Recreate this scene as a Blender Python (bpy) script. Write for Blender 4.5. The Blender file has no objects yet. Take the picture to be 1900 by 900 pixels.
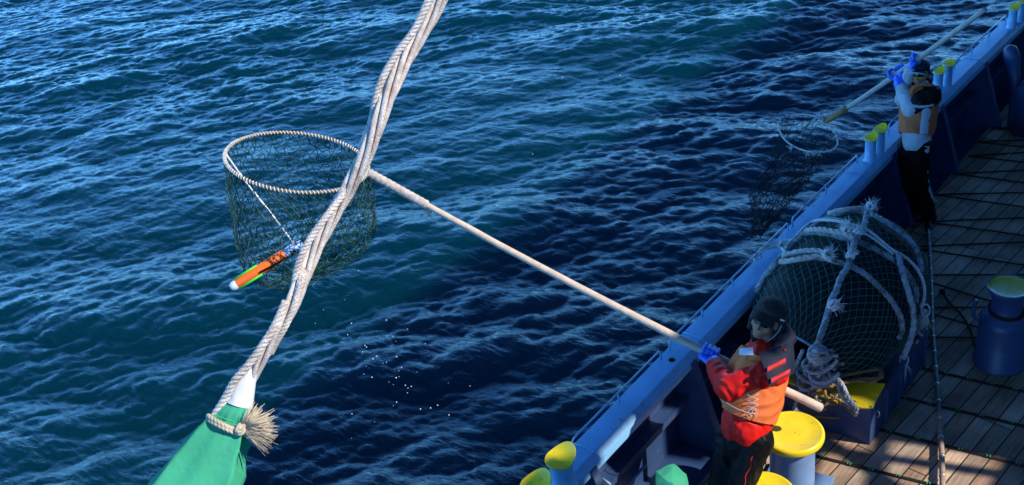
import bpy, bmesh, math, random
import numpy as np
from mathutils import Vector, Matrix, noise
random.seed(7); rng = np.random.default_rng(11)
S = bpy.context.scene
COL = S.collection

# ------------------------------------------------------------------ camera
# measured from the photograph: focal length 2000 px of 1900, 31 deg down, ship's fore-and-aft line is +Y
F_PX = 2000.0; CX, CY = 950.0, 450.0
CAM = Vector((0.0, 0.0, 6.2))
AX = Vector((0.78025966, 0.23212122, -0.58078792))      # world X in camera (right, down, forward)
_vp = Vector((2890 - CX, -1067 - CY, F_PX)).normalized()
_roll = math.radians(8.816758731); _D = F_PX / math.tan(math.radians(31))
AZ = -Vector((_D * math.sin(_roll), _D * math.cos(_roll), F_PX)).normalized()
AY = (_vp - AZ * _vp.dot(AZ)).normalized()
AX = AY.cross(AZ)
RIGHT = Vector((AX[0], AY[0], AZ[0])); DOWN = Vector((AX[1], AY[1], AZ[1])); FWD = Vector((AX[2], AY[2], AZ[2]))
cd = bpy.data.cameras.new('camera'); cam = bpy.data.objects.new('camera', cd); COL.objects.link(cam)
M = Matrix.Identity(4)
for i in range(3):
    M[i][0] = RIGHT[i]; M[i][1] = -DOWN[i]; M[i][2] = -FWD[i]; M[i][3] = CAM[i]
cam.matrix_world = M
cd.sensor_width = 36; cd.lens = 36 * F_PX / 1900; cd.clip_end = 8000; cd.clip_start = 0.05
S.camera = cam

def ray(px, py): return RIGHT * (px - CX) + DOWN * (py - CY) + FWD * F_PX
def atz(px, py, z): w = ray(px, py); return CAM + w * ((z - CAM.z) / w.z)
def atx(px, py, x): w = ray(px, py); return CAM + w * ((x - CAM.x) / w.x)
def aty(px, py, y): w = ray(px, py); return CAM + w * ((y - CAM.y) / w.y)
def atd(px, py, d): w = ray(px, py); return CAM + w * (d / F_PX)
def proj(p):
    q = Vector(p) - CAM; z = q.dot(FWD)
    return (CX + F_PX * q.dot(RIGHT) / z, CY + F_PX * q.dot(DOWN) / z, z)

# ------------------------------------------------------------------ light
EL = math.radians(40); SX, SY = 0.96, 0.28
SUN = Vector((math.cos(EL) * SX, math.cos(EL) * SY, math.sin(EL))).normalized()
W = bpy.data.worlds.new('World'); S.world = W; W.use_nodes = True
nt = W.node_tree; bg = nt.nodes['Background']
sky = nt.nodes.new('ShaderNodeTexSky'); sky.sky_type = 'NISHITA'; sky.sun_disc = False
sky.sun_elevation = EL; sky.sun_rotation = math.atan2(SX, SY); sky.air_density = 1.0; sky.dust_density = 0.3; sky.ozone_density = 3.0
tint = nt.nodes.new('ShaderNodeMix'); tint.data_type = 'RGBA'; tint.blend_type = 'MULTIPLY'; tint.inputs['Factor'].default_value = 1.0; tint.inputs['B'].default_value = (0.34, 0.84, 1.42, 1)
gc_ = nt.nodes.new('ShaderNodeTexCoord'); gs_ = nt.nodes.new('ShaderNodeSeparateXYZ'); nt.links.new(gc_.outputs['Generated'], gs_.inputs[0])
gm = nt.nodes.new('ShaderNodeMapRange'); gm.inputs['From Min'].default_value = 0.0; gm.inputs['From Max'].default_value = 0.75; gm.inputs['To Min'].default_value = 4.1; gm.inputs['To Max'].default_value = 0.42; gm.interpolation_type = 'SMOOTHSTEP'
nt.links.new(gs_.outputs['Z'], gm.inputs['Value'])
hm = nt.nodes.new('ShaderNodeVectorMath'); hm.operation = 'SCALE'; nt.links.new(sky.outputs[0], hm.inputs[0]); nt.links.new(gm.outputs[0], hm.inputs['Scale'])
nt.links.new(hm.outputs[0], tint.inputs['A']); nt.links.new(tint.outputs['Result'], bg.inputs[0]); bg.inputs[1].default_value = 0.11
sl = bpy.data.lights.new('sun', 'SUN'); sl.energy = 5.0; sl.angle = math.radians(0.5); sl.color = (1.0, 0.94, 0.84)
so = bpy.data.objects.new('sun', sl); COL.objects.link(so)
so.rotation_euler = SUN.to_track_quat('Z', 'Y').to_euler()
S.view_settings.view_transform = 'Standard'; S.view_settings.look = 'None'; S.view_settings.gamma = 1
S.view_settings.use_curve_mapping = False; S.view_settings.exposure = 0.28

# ------------------------------------------------------------------ materials
def mat(name, col, rough=0.5, spec=0.5, metal=0.0, var=0.0, vscale=6.0, bump=0.0, bscale=40.0, dirt=None, dscale=3.0, dlo=.55, dhi=.75, coat=0.0, stretch=None):
    m = bpy.data.materials.new(name); m.use_nodes = True; n = m.node_tree; p = n.nodes['Principled BSDF']
    p.inputs['Roughness'].default_value = rough; p.inputs['Metallic'].default_value = metal
    p.inputs['Specular IOR Level'].default_value = spec; p.inputs['Coat Weight'].default_value = coat
    c = (*col, 1); p.inputs['Base Color'].default_value = c
    tc = n.nodes.new('ShaderNodeTexCoord'); src = tc.outputs['Object']
    if stretch:
        mp = n.nodes.new('ShaderNodeMapping'); mp.inputs['Scale'].default_value = stretch
        n.links.new(src, mp.inputs[0]); src = mp.outputs[0]
    out = None
    if var > 0:
        t = n.nodes.new('ShaderNodeTexNoise'); t.inputs['Scale'].default_value = vscale; t.inputs['Detail'].default_value = 6
        n.links.new(src, t.inputs['Vector'])
        r = n.nodes.new('ShaderNodeValToRGB'); r.color_ramp.elements[0].position = .3; r.color_ramp.elements[1].position = .7
        r.color_ramp.elements[0].color = (*[max(0, x * (1 - var)) for x in col], 1)
        r.color_ramp.elements[1].color = (*[min(1, x * (1 + var)) for x in col], 1)
        n.links.new(t.outputs[0], r.inputs[0]); out = r.outputs[0]
    if dirt:
        t2 = n.nodes.new('ShaderNodeTexNoise'); t2.inputs['Scale'].default_value = dscale; t2.inputs['Detail'].default_value = 10; t2.inputs['Roughness'].default_value = .7
        n.links.new(src, t2.inputs['Vector'])
        r2 = n.nodes.new('ShaderNodeValToRGB'); r2.color_ramp.elements[0].position = dlo; r2.color_ramp.elements[1].position = dhi
        r2.color_ramp.elements[0].color = (0, 0, 0, 1); r2.color_ramp.elements[1].color = (1, 1, 1, 1)
        n.links.new(t2.outputs[0], r2.inputs[0])
        mx = n.nodes.new('ShaderNodeMix'); mx.data_type = 'RGBA'; mx.inputs['B'].default_value = (*dirt, 1)
        n.links.new(r2.outputs[0], mx.inputs['Factor'])
        if out: n.links.new(out, mx.inputs['A'])
        else: mx.inputs['A'].default_value = c
        out = mx.outputs['Result']
    if out: n.links.new(out, p.inputs['Base Color'])
    if bump > 0:
        t3 = n.nodes.new('ShaderNodeTexNoise'); t3.inputs['Scale'].default_value = bscale; t3.inputs['Detail'].default_value = 4
        n.links.new(src, t3.inputs['Vector'])
        b = n.nodes.new('ShaderNodeBump'); b.inputs['Strength'].default_value = bump; b.inputs['Distance'].default_value = .01
        n.links.new(t3.outputs[0], b.inputs['Height']); n.links.new(b.outputs[0], p.inputs['Normal'])
    return m

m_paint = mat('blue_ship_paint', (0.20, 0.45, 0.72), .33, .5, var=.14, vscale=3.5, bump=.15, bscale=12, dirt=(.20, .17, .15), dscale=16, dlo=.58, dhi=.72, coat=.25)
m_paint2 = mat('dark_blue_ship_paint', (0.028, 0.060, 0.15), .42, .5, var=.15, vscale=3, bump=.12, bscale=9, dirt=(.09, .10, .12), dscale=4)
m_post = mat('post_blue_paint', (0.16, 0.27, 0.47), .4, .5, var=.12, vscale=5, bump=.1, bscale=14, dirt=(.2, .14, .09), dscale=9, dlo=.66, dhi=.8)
m_yellow = mat('yellow_paint', (0.83, 0.62, 0.02), .25, .5, var=.08, vscale=9, bump=.12, bscale=18, dirt=(.30, .19, .05), dscale=26, dlo=.60, dhi=.70)
m_rope = mat('pale_rope', (0.62, 0.56, 0.51), .85, .2, var=.22, vscale=30, bump=.6, bscale=260, dirt=(.36, .27, .21), dscale=18, dlo=.5, dhi=.72)
m_ropegrey = mat('grey_weathered_rope', (0.42, 0.44, 0.47), .9, .2, var=.28, vscale=24, bump=.6, bscale=200, dirt=(.12, .14, .14), dscale=11, dlo=.5, dhi=.62)
m_ropebrown = mat('brown_rope', (0.30, 0.19, 0.085), .9, .2, var=.25, vscale=24, bump=.5, bscale=200, dirt=(.12, .08, .04), dscale=10)
m_ropecore = mat('rust_brown_core', (0.16, 0.05, 0.03), .9, .1, var=.2, vscale=30)
m_tan = mat('frayed_tan_fibre', (0.52, 0.44, 0.33), .9, .2, var=.15, vscale=40)
m_whitecord = mat('white_cord', (0.66, 0.65, 0.64), .8, .2, var=.15, vscale=60)
m_greencloth = mat('green_canvas', (0.045, 0.36, 0.20), .75, .25, var=.12, vscale=7, bump=.35, bscale=28, dirt=(.06, .24, .16), dscale=9, dlo=.52, dhi=.75)
m_sleeve = mat('white_tape', (0.66, 0.68, 0.72), .55, .3, var=.05, vscale=10, bump=.2, bscale=25, dirt=(.35, .45, .75), dscale=30, dlo=.64, dhi=.7)
m_net = mat('green_net_twine', (0.006, 0.050, 0.038), .4, .5, var=.5, vscale=50)
m_netblack = mat('black_net_twine', (0.008, 0.012, 0.014), .6, .4)
m_netteal = mat('teal_net_twine', (0.02, 0.17, 0.15), .6, .4, var=.3, vscale=20)
m_wood = mat('pale_wooden_pole', (0.55, 0.44, 0.35), .65, .3, var=.14, vscale=16, bump=.3, bscale=60, dirt=(.26, .18, .13), dscale=9, dlo=.58, dhi=.8)
m_wood2 = mat('grey_bamboo_pole', (0.46, 0.41, 0.37), .6, .3, var=.14, vscale=16, bump=.2, bscale=60)
m_rubber = mat('black_rubber', (0.012, 0.012, 0.014), .7, .3, bump=.3, bscale=14)
m_strap = mat('dark_strap', (0.022, 0.018, 0.016), .85, .2, bump=.3, bscale=60)
m_deckrope = mat('dark_lashing_rope', (0.03, 0.018, 0.012), .9, .2)
m_greentie = mat('green_tie', (0.03, 0.35, 0.10), .6, .3)
m_red = mat('red_jacket_fabric', (0.70, 0.010, 0.006), .6, .2, var=.06, vscale=8, bump=.25, bscale=60)
m_orange = mat('orange_vest_fabric', (0.72, 0.15, 0.035), .7, .25, var=.08, vscale=8, bump=.25, bscale=70)
m_orange2 = mat('faded_orange_vest_fabric', (0.50, 0.13, 0.05), .75, .25, var=.1, vscale=8, bump=.25, bscale=70)
m_black = mat('black_fabric', (0.005, 0.005, 0.006), .5, .1, bump=.3, bscale=50)
m_hat = mat('dark_hat_fabric', (0.028, 0.024, 0.022), .8, .3, var=.15, vscale=20, bump=.3, bscale=90)
m_navy = mat('navy_fabric', (0.007, 0.011, 0.030), .7, .3, bump=.3, bscale=60)
m_greyfab = mat('grey_white_fabric', (0.42, 0.46, 0.52), .75, .25, var=.08, vscale=12, bump=.3, bscale=60)
m_glove = mat('blue_rubber_glove', (0.012, 0.13, 0.72), .4, .5, bump=.2, bscale=50)
m_skin = mat('skin', (0.40, 0.175, 0.11), .5, .4, var=.06, vscale=20)
m_lens = mat('dark_lens', (0.008, 0.008, 0.01), .08, .8)
m_goggle = mat('yellow_goggle_frame', (0.62, 0.42, 0.02), .4, .5)
m_label = mat('white_label', (0.72, 0.76, 0.82), .6, .3, dirt=(.3, .34, .5), dscale=90, dlo=.6, dhi=.66)
m_fluo = mat('fluorescent_orange_tape', (1.0, 0.17, 0.02), .35, .5, var=.05, vscale=10)
m_fluogreen = mat('bright_green_plastic', (0.02, 0.62, 0.05), .4, .5)
m_whitepl = mat('white_plastic', (0.75, 0.76, 0.78), .3, .5)
m_bluepl = mat('pale_blue_plastic', (0.25, 0.42, 0.75), .35, .5)
m_bamboo = mat('dark_bamboo', (0.10, 0.115, 0.11), .45, .5, var=.3, vscale=12)
m_bamboopale = mat('worn_bamboo', (0.34, 0.24, 0.18), .6, .4, var=.3, vscale=20)
m_laceg = mat('grey_lace', (0.40, 0.38, 0.36), .8, .2)
m_darkhole = mat('dark_cavity', (0.004, 0.004, 0.005), .9, .1)
m_redtrim = mat('red_trim', (0.50, 0.015, 0.02), .6, .3)
m_screen = mat('grey_screen_paint', (0.16, 0.18, 0.22), .6, .3)  # coat of the unseen light-blocking slabs
m_steel = mat('bare_steel', (0.6, 0.62, 0.65), .35, .5, metal=.8)
m_drop = mat('water_drop', (0.8, 0.85, 0.9), .1, .8)
m_buckle = mat('silver_buckle', (0.8, 0.8, 0.82), .2, .8)

# ------------------------------------------------------------------ mesh helpers
class MB:
    def __init__(s): s.v = []; s.f = []
    def add(s, vs, fs):
        o = len(s.v); s.v += [tuple(v) for v in vs]; s.f += [tuple(i + o for i in f) for f in fs]
    def tube(s, pts, r, n=8, cap=True, twist=0):
        pts = [Vector(p) for p in pts]; N = len(pts)
        if N < 2: return
        rr = r if hasattr(r, '__len__') else [r] * N
        t0 = (pts[1] - pts[0]).normalized()
        a = Vector((0, 0, 1)) if abs(t0.z) < .9 else Vector((1, 0, 0))
        nn = (a - t0 * a.dot(t0)).normalized(); vs = []; fs = []
        for i in range(N):
            t = (pts[min(i + 1, N - 1)] - pts[max(i - 1, 0)])
            t = t.normalized() if t.length > 1e-9 else t0
            nn = (nn - t * nn.dot(t)); nn = nn.normalized() if nn.length > 1e-6 else t.orthogonal().normalized()
            b = t.cross(nn); t0 = t
            for k in range(n):
                an = 2 * math.pi * k / n + twist * i
                vs.append(pts[i] + (nn * math.cos(an) + b * math.sin(an)) * rr[i])
        for i in range(N - 1):
            for k in range(n):
                k2 = (k + 1) % n
                fs.append((i * n + k, i * n + k2, (i + 1) * n + k2, (i + 1) * n + k))
        if cap: fs.append(tuple(range(n))[::-1]); fs.append(tuple((N - 1) * n + k for k in range(n)))
        s.add(vs, fs)
    def box(s, c, size, rot=None, bev=0):
        c = Vector(c); h = [x / 2 for x in size]; bm = bmesh.new(); bmesh.ops.create_cube(bm, size=1)
        bmesh.ops.scale(bm, vec=size, verts=bm.verts)
        if bev: bmesh.ops.bevel(bm, geom=bm.edges[:], offset=bev, segments=2, affect='EDGES')
        R = rot if rot is not None else Matrix.Identity(3)
        bm.verts.ensure_lookup_table(); bm.verts.index_update()
        s.add([c + R @ v.co for v in bm.verts], [[v.index for v in f.verts] for f in bm.faces]); bm.free()
    def lathe(s, c, prof, n=48, rot=None, cap=True):
        c = Vector(c); R = rot if rot is not None else Matrix.Identity(3); vs = []; fs = []
        for r, z in prof:
            for k in range(n):
                a = 2 * math.pi * k / n; vs.append(c + R @ Vector((r * math.cos(a), r * math.sin(a), z)))
        m = len(prof)
        for i in range(m - 1):
            for k in range(n):
                k2 = (k + 1) % n; fs.append((i * n + k, i * n + k2, (i + 1) * n + k2, (i + 1) * n + k))
        if cap: fs.append(tuple(range(n))[::-1]); fs.append(tuple((m - 1) * n + k for k in range(n)))
        s.add(vs, fs)
    def grid(s, P, closed_u=False):
        h = len(P); w = len(P[0]); vs = [p for row in P for p in row]; fs = []
        for i in range(h - 1):
            for j in range(w if closed_u else w - 1):
                j2 = (j + 1) % w; fs.append((i * w + j, i * w + j2, (i + 1) * w + j2, (i + 1) * w + j))
        s.add(vs, fs)
    def ball(s, c, r, seg=8):
        c = Vector(c); rr = r if hasattr(r, '__len__') else (r, r, r); rows = []
        for i in range(seg // 2 + 1):
            a = math.pi * i / (seg // 2); a = min(max(a, .02), math.pi - .02)
            rows.append([c + Vector((rr[0] * math.sin(a) * math.cos(b), rr[1] * math.sin(a) * math.sin(b), rr[2] * math.cos(a))) for b in [2 * math.pi * k / seg for k in range(seg)]])
        s.grid(rows[::-1], True)
    def mesh(s, name):
        me = bpy.data.meshes.new(name); me.from_pydata(s.v, [], s.f); me.validate(); return me
    def build(s, name, m, parent=None, smooth=True, root=None):
        me = s.mesh(name); me.materials.append(m)
        if smooth: me.shade_smooth()
        return link(name, me, parent)

def link(name, data, parent=None):
    o = bpy.data.objects.new(name, data); COL.objects.link(o)
    if parent is not None:
        o.parent = parent; o.matrix_parent_inverse = parent_world(parent).inverted()
    return o
def parent_world(o):
    m = Matrix.Translation(o.location) @ o.rotation_euler.to_matrix().to_4x4() if o.rotation_mode != 'QUATERNION' else o.matrix_basis
    if o.parent: m = parent_world(o.parent) @ o.matrix_parent_inverse @ m
    return m
def tag(o, label=None, cat=None, group=None, kind=None):
    if label: o['label'] = label
    if cat: o['category'] = cat
    if group: o['group'] = group
    if kind: o['kind'] = kind
    return o
def thing(name, loc, label, cat, group=None):
    o = bpy.data.objects.new(name, None); COL.objects.link(o); o.location = loc; o.empty_display_size = .1
    return tag(o, label, cat, group)
def sharp(o, ang=35):
    me = o.data; me.shade_smooth(); bm = bmesh.new(); bm.from_mesh(me)
    for e in bm.edges:
        if len(e.link_faces) == 2 and e.calc_face_angle(0) > math.radians(ang): e.smooth = False
    bm.to_mesh(me); bm.free(); return o
def catmull(pts, sub=8):
    pts = [Vector(p) for p in pts]
    if len(pts) < 3: 
        return [pts[0].lerp(pts[-1], i / sub) for i in range(sub + 1)]
    out = []; P = [pts[0] * 2 - pts[1]] + pts + [pts[-1] * 2 - pts[-2]]
    for i in range(1, len(P) - 2):
        for k in range(sub):
            t = k / sub; a, b, c, d = P[i - 1:i + 3]
            out.append(.5 * ((2 * b) + (c - a) * t + (2 * a - 5 * b + 4 * c - d) * t * t + (3 * b - 3 * c + d - a) * t ** 3))
    out.append(pts[-1]); return out
def resample(pts, step):
    out = [pts[0]]; acc = 0
    for a, b in zip(pts[:-1], pts[1:]):
        L = (b - a).length
        if L < 1e-9: continue
        d = step - acc
        while d <= L: out.append(a.lerp(b, d / L)); d += step
        acc = (acc + L) % step
    if (out[-1] - pts[-1]).length > step * .3: out.append(pts[-1])
    return out
def frames(pts):
    fr = []; nn = None
    for i in range(len(pts)):
        t = (pts[min(i + 1, len(pts) - 1)] - pts[max(i - 1, 0)]).normalized()
        if nn is None: nn = t.orthogonal().normalized()
        nn = (nn - t * nn.dot(t)).normalized(); fr.append((t, nn, t.cross(nn)))
    return fr
def laid(mb, pts, R, strands=3, pitch=None, n=6, step=None, hand=1, rfac=.56, phase=0):
    """a laid rope of outer radius R along pts: strands twisted round the centre line"""
    pitch = pitch or R * 7; step = step or pitch / 10
    p = resample([Vector(q) for q in pts], step)
    if len(p) < 2: return
    fr = frames(p); sr = R * rfac; hr = R - sr
    for s_ in range(strands):
        q = []
        for i, (t, a, b) in enumerate(fr):
            an = phase + hand * 2 * math.pi * i * step / pitch + 2 * math.pi * s_ / strands
            q.append(p[i] + (a * math.cos(an) + b * math.sin(an)) * hr)
        mb.tube(q, sr, n)
def tuft(mb, c, d, L, spread, count=40, r=.0015, droop=0.0):
    d = Vector(d).normalized()
    for i in range(count):
        v = (d + Vector(rng.normal(0, spread, 3))).normalized(); l = L * rng.uniform(.55, 1.05)
        c0 = Vector(c) + Vector(rng.normal(0, r * 2, 3))
        w = Vector(rng.normal(0, .12, 3)) * l
        mb.tube([c0, c0 + v * l * .5 + w * .4, c0 + v * l + w + Vector((0, 0, -droop * l))], [r, r, r * .5], 3)
def knot(mb, c, R, r, turns=4, seed=0):
    g = np.random.default_rng(seed); c = Vector(c)
    for k in range(turns):
        ax = Vector(g.normal(0, 1, 3)).normalized(); u = ax.orthogonal().normalized(); v = ax.cross(u); rr = R * g.uniform(.65, 1)
        laid(mb, [c + (u * math.cos(a) + v * math.sin(a)) * rr + ax * (R * .3 * math.sin(a * 1.5)) for a in np.linspace(0, 5.9, 20)], r, 3, n=5)

# voxel remesh of rounded cones -> one continuous skin
def blob(name, parts, m, parent=None, voxel=.012, smooth=6, wr=0, wscale=9, cut=None, wdir=None):
    """parts: (p0,r0,p1,r1) rounded cones or (c,(rx,ry,rz),R3) ellipsoids"""
    mb = MB()
    for q in parts:
        if len(q) == 4:
            a, ra, b, rb = Vector(q[0]), q[1], Vector(q[2]), q[3]; d = b - a; L = d.length
            if L < 1e-5: mb.ball(a, ra, 16); continue
            t = d / L; rows = []; u = t.orthogonal().normalized(); w = t.cross(u)
            prof = [(-ra * math.cos(x), ra * math.sin(x)) for x in np.linspace(.05, math.pi / 2, 5)] + [(L + rb * math.sin(x), rb * math.cos(x)) for x in np.linspace(0, math.pi / 2 - .05, 5)]
            for z, r_ in prof:
                rows.append([a + t * z + (u * math.cos(an) + w * math.sin(an)) * r_ for an in [2 * math.pi * k / 18 for k in range(18)]])
            o = len(mb.v); mb.grid(rows, True)
            n_ = len(rows) * 18; mb.f.append(tuple(range(o, o + 18))[::-1]); mb.f.append(tuple(range(o + n_ - 18, o + n_)))
        else:
            c, rr, R = q; tmp = MB(); tmp.ball((0, 0, 0), rr, 20)
            vs = [Vector(c) + R @ Vector(v) for v in tmp.v]; f0 = tmp.f + [tuple(range(20))[::-1], tuple(range(len(vs) - 20, len(vs)))]
            mb.add(vs, f0)
    me = mb.mesh(name); o = bpy.data.objects.new(name, me); COL.objects.link(o)
    r_ = o.modifiers.new('r', 'REMESH'); r_.mode = 'VOXEL'; r_.voxel_size = voxel
    if smooth: s_ = o.modifiers.new('s', 'SMOOTH'); s_.iterations = smooth; s_.factor = .5
    dg = bpy.context.evaluated_depsgraph_get(); dg.update()
    me2 = bpy.data.meshes.new_from_object(o.evaluated_get(dg)); bpy.data.objects.remove(o); bpy.data.meshes.remove(me)
    bm = bmesh.new(); bm.from_mesh(me2)
    if cut:
        for pl, no in cut:
            bmesh.ops.bisect_plane(bm, geom=bm.verts[:] + bm.edges[:] + bm.faces[:], plane_co=Vector(pl), plane_no=Vector(no), clear_outer=True)
    if wr:
        bm.normal_update()
        dd = wdir or (1, 1, 1)
        for v in bm.verts:
            q = Vector((v.co.x * dd[0], v.co.y * dd[1], v.co.z * dd[2])) * wscale
            q2 = q + noise.noise_vector(q * .6) * .9
            k = 1 - abs(noise.noise(q2)) * 2.2
            v.co += v.normal * wr * (k * .9 + noise.noise(q2 * 2.3) * .5)
    bm.to_mesh(me2); bm.free()
    me2.name = name; me2.materials.clear(); me2.materials.append(m); me2.shade_smooth()
    return link(name, me2, parent)

# ================================================================== WATER
WZ = -2.6
def build_water():
    N = 1024; L = 52.0; x0, y0 = -48.0, -6.0
    k1 = np.fft.fftfreq(N, L / N) * 2 * np.pi; kx, ky = np.meshgrid(k1, k1, indexing='ij'); k = np.hypot(kx, ky); k[0, 0] = 1e-6
    wd = np.array([-0.60, 0.80]); cs = (kx * wd[0] + ky * wd[1]) / k
    def spec(lp, width, kmax, p, amp):
        kp = 2 * np.pi / lp
        s_ = k ** (-p) * np.exp(-1.0 * (kp / k) ** 2) * np.abs(cs) ** width * np.exp(-(k / kmax) ** 2)
        s_[0, 0] = 0; g = rng.normal(size=(N, N)) + 1j * rng.normal(size=(N, N))
        h = g * np.sqrt(s_); f = np.real(np.fft.ifft2(h)); return h * amp / f.std()
    hs = spec(4.2, 3, 9, 4.0, .044) + spec(.90, 3.0, 45, 3.9, .0128) + spec(.30, 2.0, 66, 3.4, .0062)
    z = np.real(np.fft.ifft2(hs)); lam = 0.95
    dx = np.real(np.fft.ifft2(1j * kx / k * hs)) * -lam; dy = np.real(np.fft.ifft2(1j * ky / k * hs)) * -lam
    # gusts: patches of rougher and calmer water
    hg = (rng.normal(size=(N, N)) + 1j * rng.normal(size=(N, N))) * np.exp(-(k / .9) ** 2); gq = np.real(np.fft.ifft2(hg)); gq = gq / gq.std()
    gust = np.clip(1 + .22 * gq, .5, 1.5); z = z * gust; dx = dx * gust; dy = dy * gust
    i = np.arange(N); X, Y = np.meshgrid(x0 + i * L / N, y0 + i * L / N, indexing='ij')
    e = np.minimum(np.minimum(X - x0, x0 + L * (N - 1) / N - X), np.minimum(Y - y0, y0 + L * (N - 1) / N - Y)); w = np.clip(e / 3, 0, 1)
    V = np.stack([X + dx * w, Y + dy * w, WZ + z * w], -1).reshape(-1, 3)
    idx = np.arange(N * N).reshape(N, N); q = np.stack([idx[:-1, :-1], idx[1:, :-1], idx[1:, 1:], idx[:-1, 1:]], -1).reshape(-1, 4)
    x1 = X.max(); y1 = Y.max(); B = 4000; o = N * N
    ext = np.array([[x0, y0, WZ], [x1, y0, WZ], [x1, y1, WZ], [x0, y1, WZ], [-B, -B, WZ], [B, -B, WZ], [B, B, WZ], [-B, B, WZ]])
    q2 = np.array([[4, 5, 1, 0], [5, 6, 2, 1], [6, 7, 3, 2], [7, 4, 0, 3]]) + o
    V = np.vstack([V, ext]); q = np.vstack([q, q2])
    me = bpy.data.meshes.new('water'); me.vertices.add(len(V)); me.vertices.foreach_set('co', V.astype(np.float32).ravel())
    me.loops.add(q.size); me.loops.foreach_set('vertex_index', q.astype(np.int32).ravel())
    me.polygons.add(len(q)); me.polygons.foreach_set('loop_start', np.arange(0, q.size, 4, dtype=np.int32))
    me.polygons.foreach_set('use_smooth', np.ones(len(q), bool)); me.update(); me.validate()
    m = bpy.data.materials.new('sea_water'); m.use_nodes = True; n = m.node_tree; p = n.nodes['Principled BSDF']
    p.inputs['Base Color'].default_value = (0.0003, 0.024, 0.045, 1); p.inputs['Roughness'].default_value = .07; p.inputs['IOR'].default_value = 1.36
    p.inputs['Subsurface Weight'].default_value = 1.0; p.inputs['Subsurface Radius'].default_value = (.3, .9, 1.2); p.inputs['Subsurface Scale'].default_value = 9
    tc = n.nodes.new('ShaderNodeTexCoord'); mp = n.nodes.new('ShaderNodeMapping'); mp.inputs['Rotation'].default_value = (0, 0, math.radians(-37)); mp.inputs['Scale'].default_value = (1, 2.6, 1)
    n.links.new(tc.outputs['Object'], mp.inputs[0])
    t = n.nodes.new('ShaderNodeTexNoise'); t.inputs['Scale'].default_value = 5.5; t.inputs['Detail'].default_value = 5; t.inputs['Roughness'].default_value = .6; t.inputs['Distortion'].default_value = .6
    n.links.new(mp.outputs[0], t.inputs['Vector'])
    b = n.nodes.new('ShaderNodeBump'); b.inputs['Strength'].default_value = .8; b.inputs['Distance'].default_value = .020
    n.links.new(t.outputs[0], b.inputs['Height']); n.links.new(b.outputs[0], p.inputs['Normal'])
    me.materials.append(m); o = link('water', me); tag(o, kind='structure')
build_water()

# ================================================================== DECK
CAPZ = .85; XI = -3.63; XO = -3.87

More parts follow.
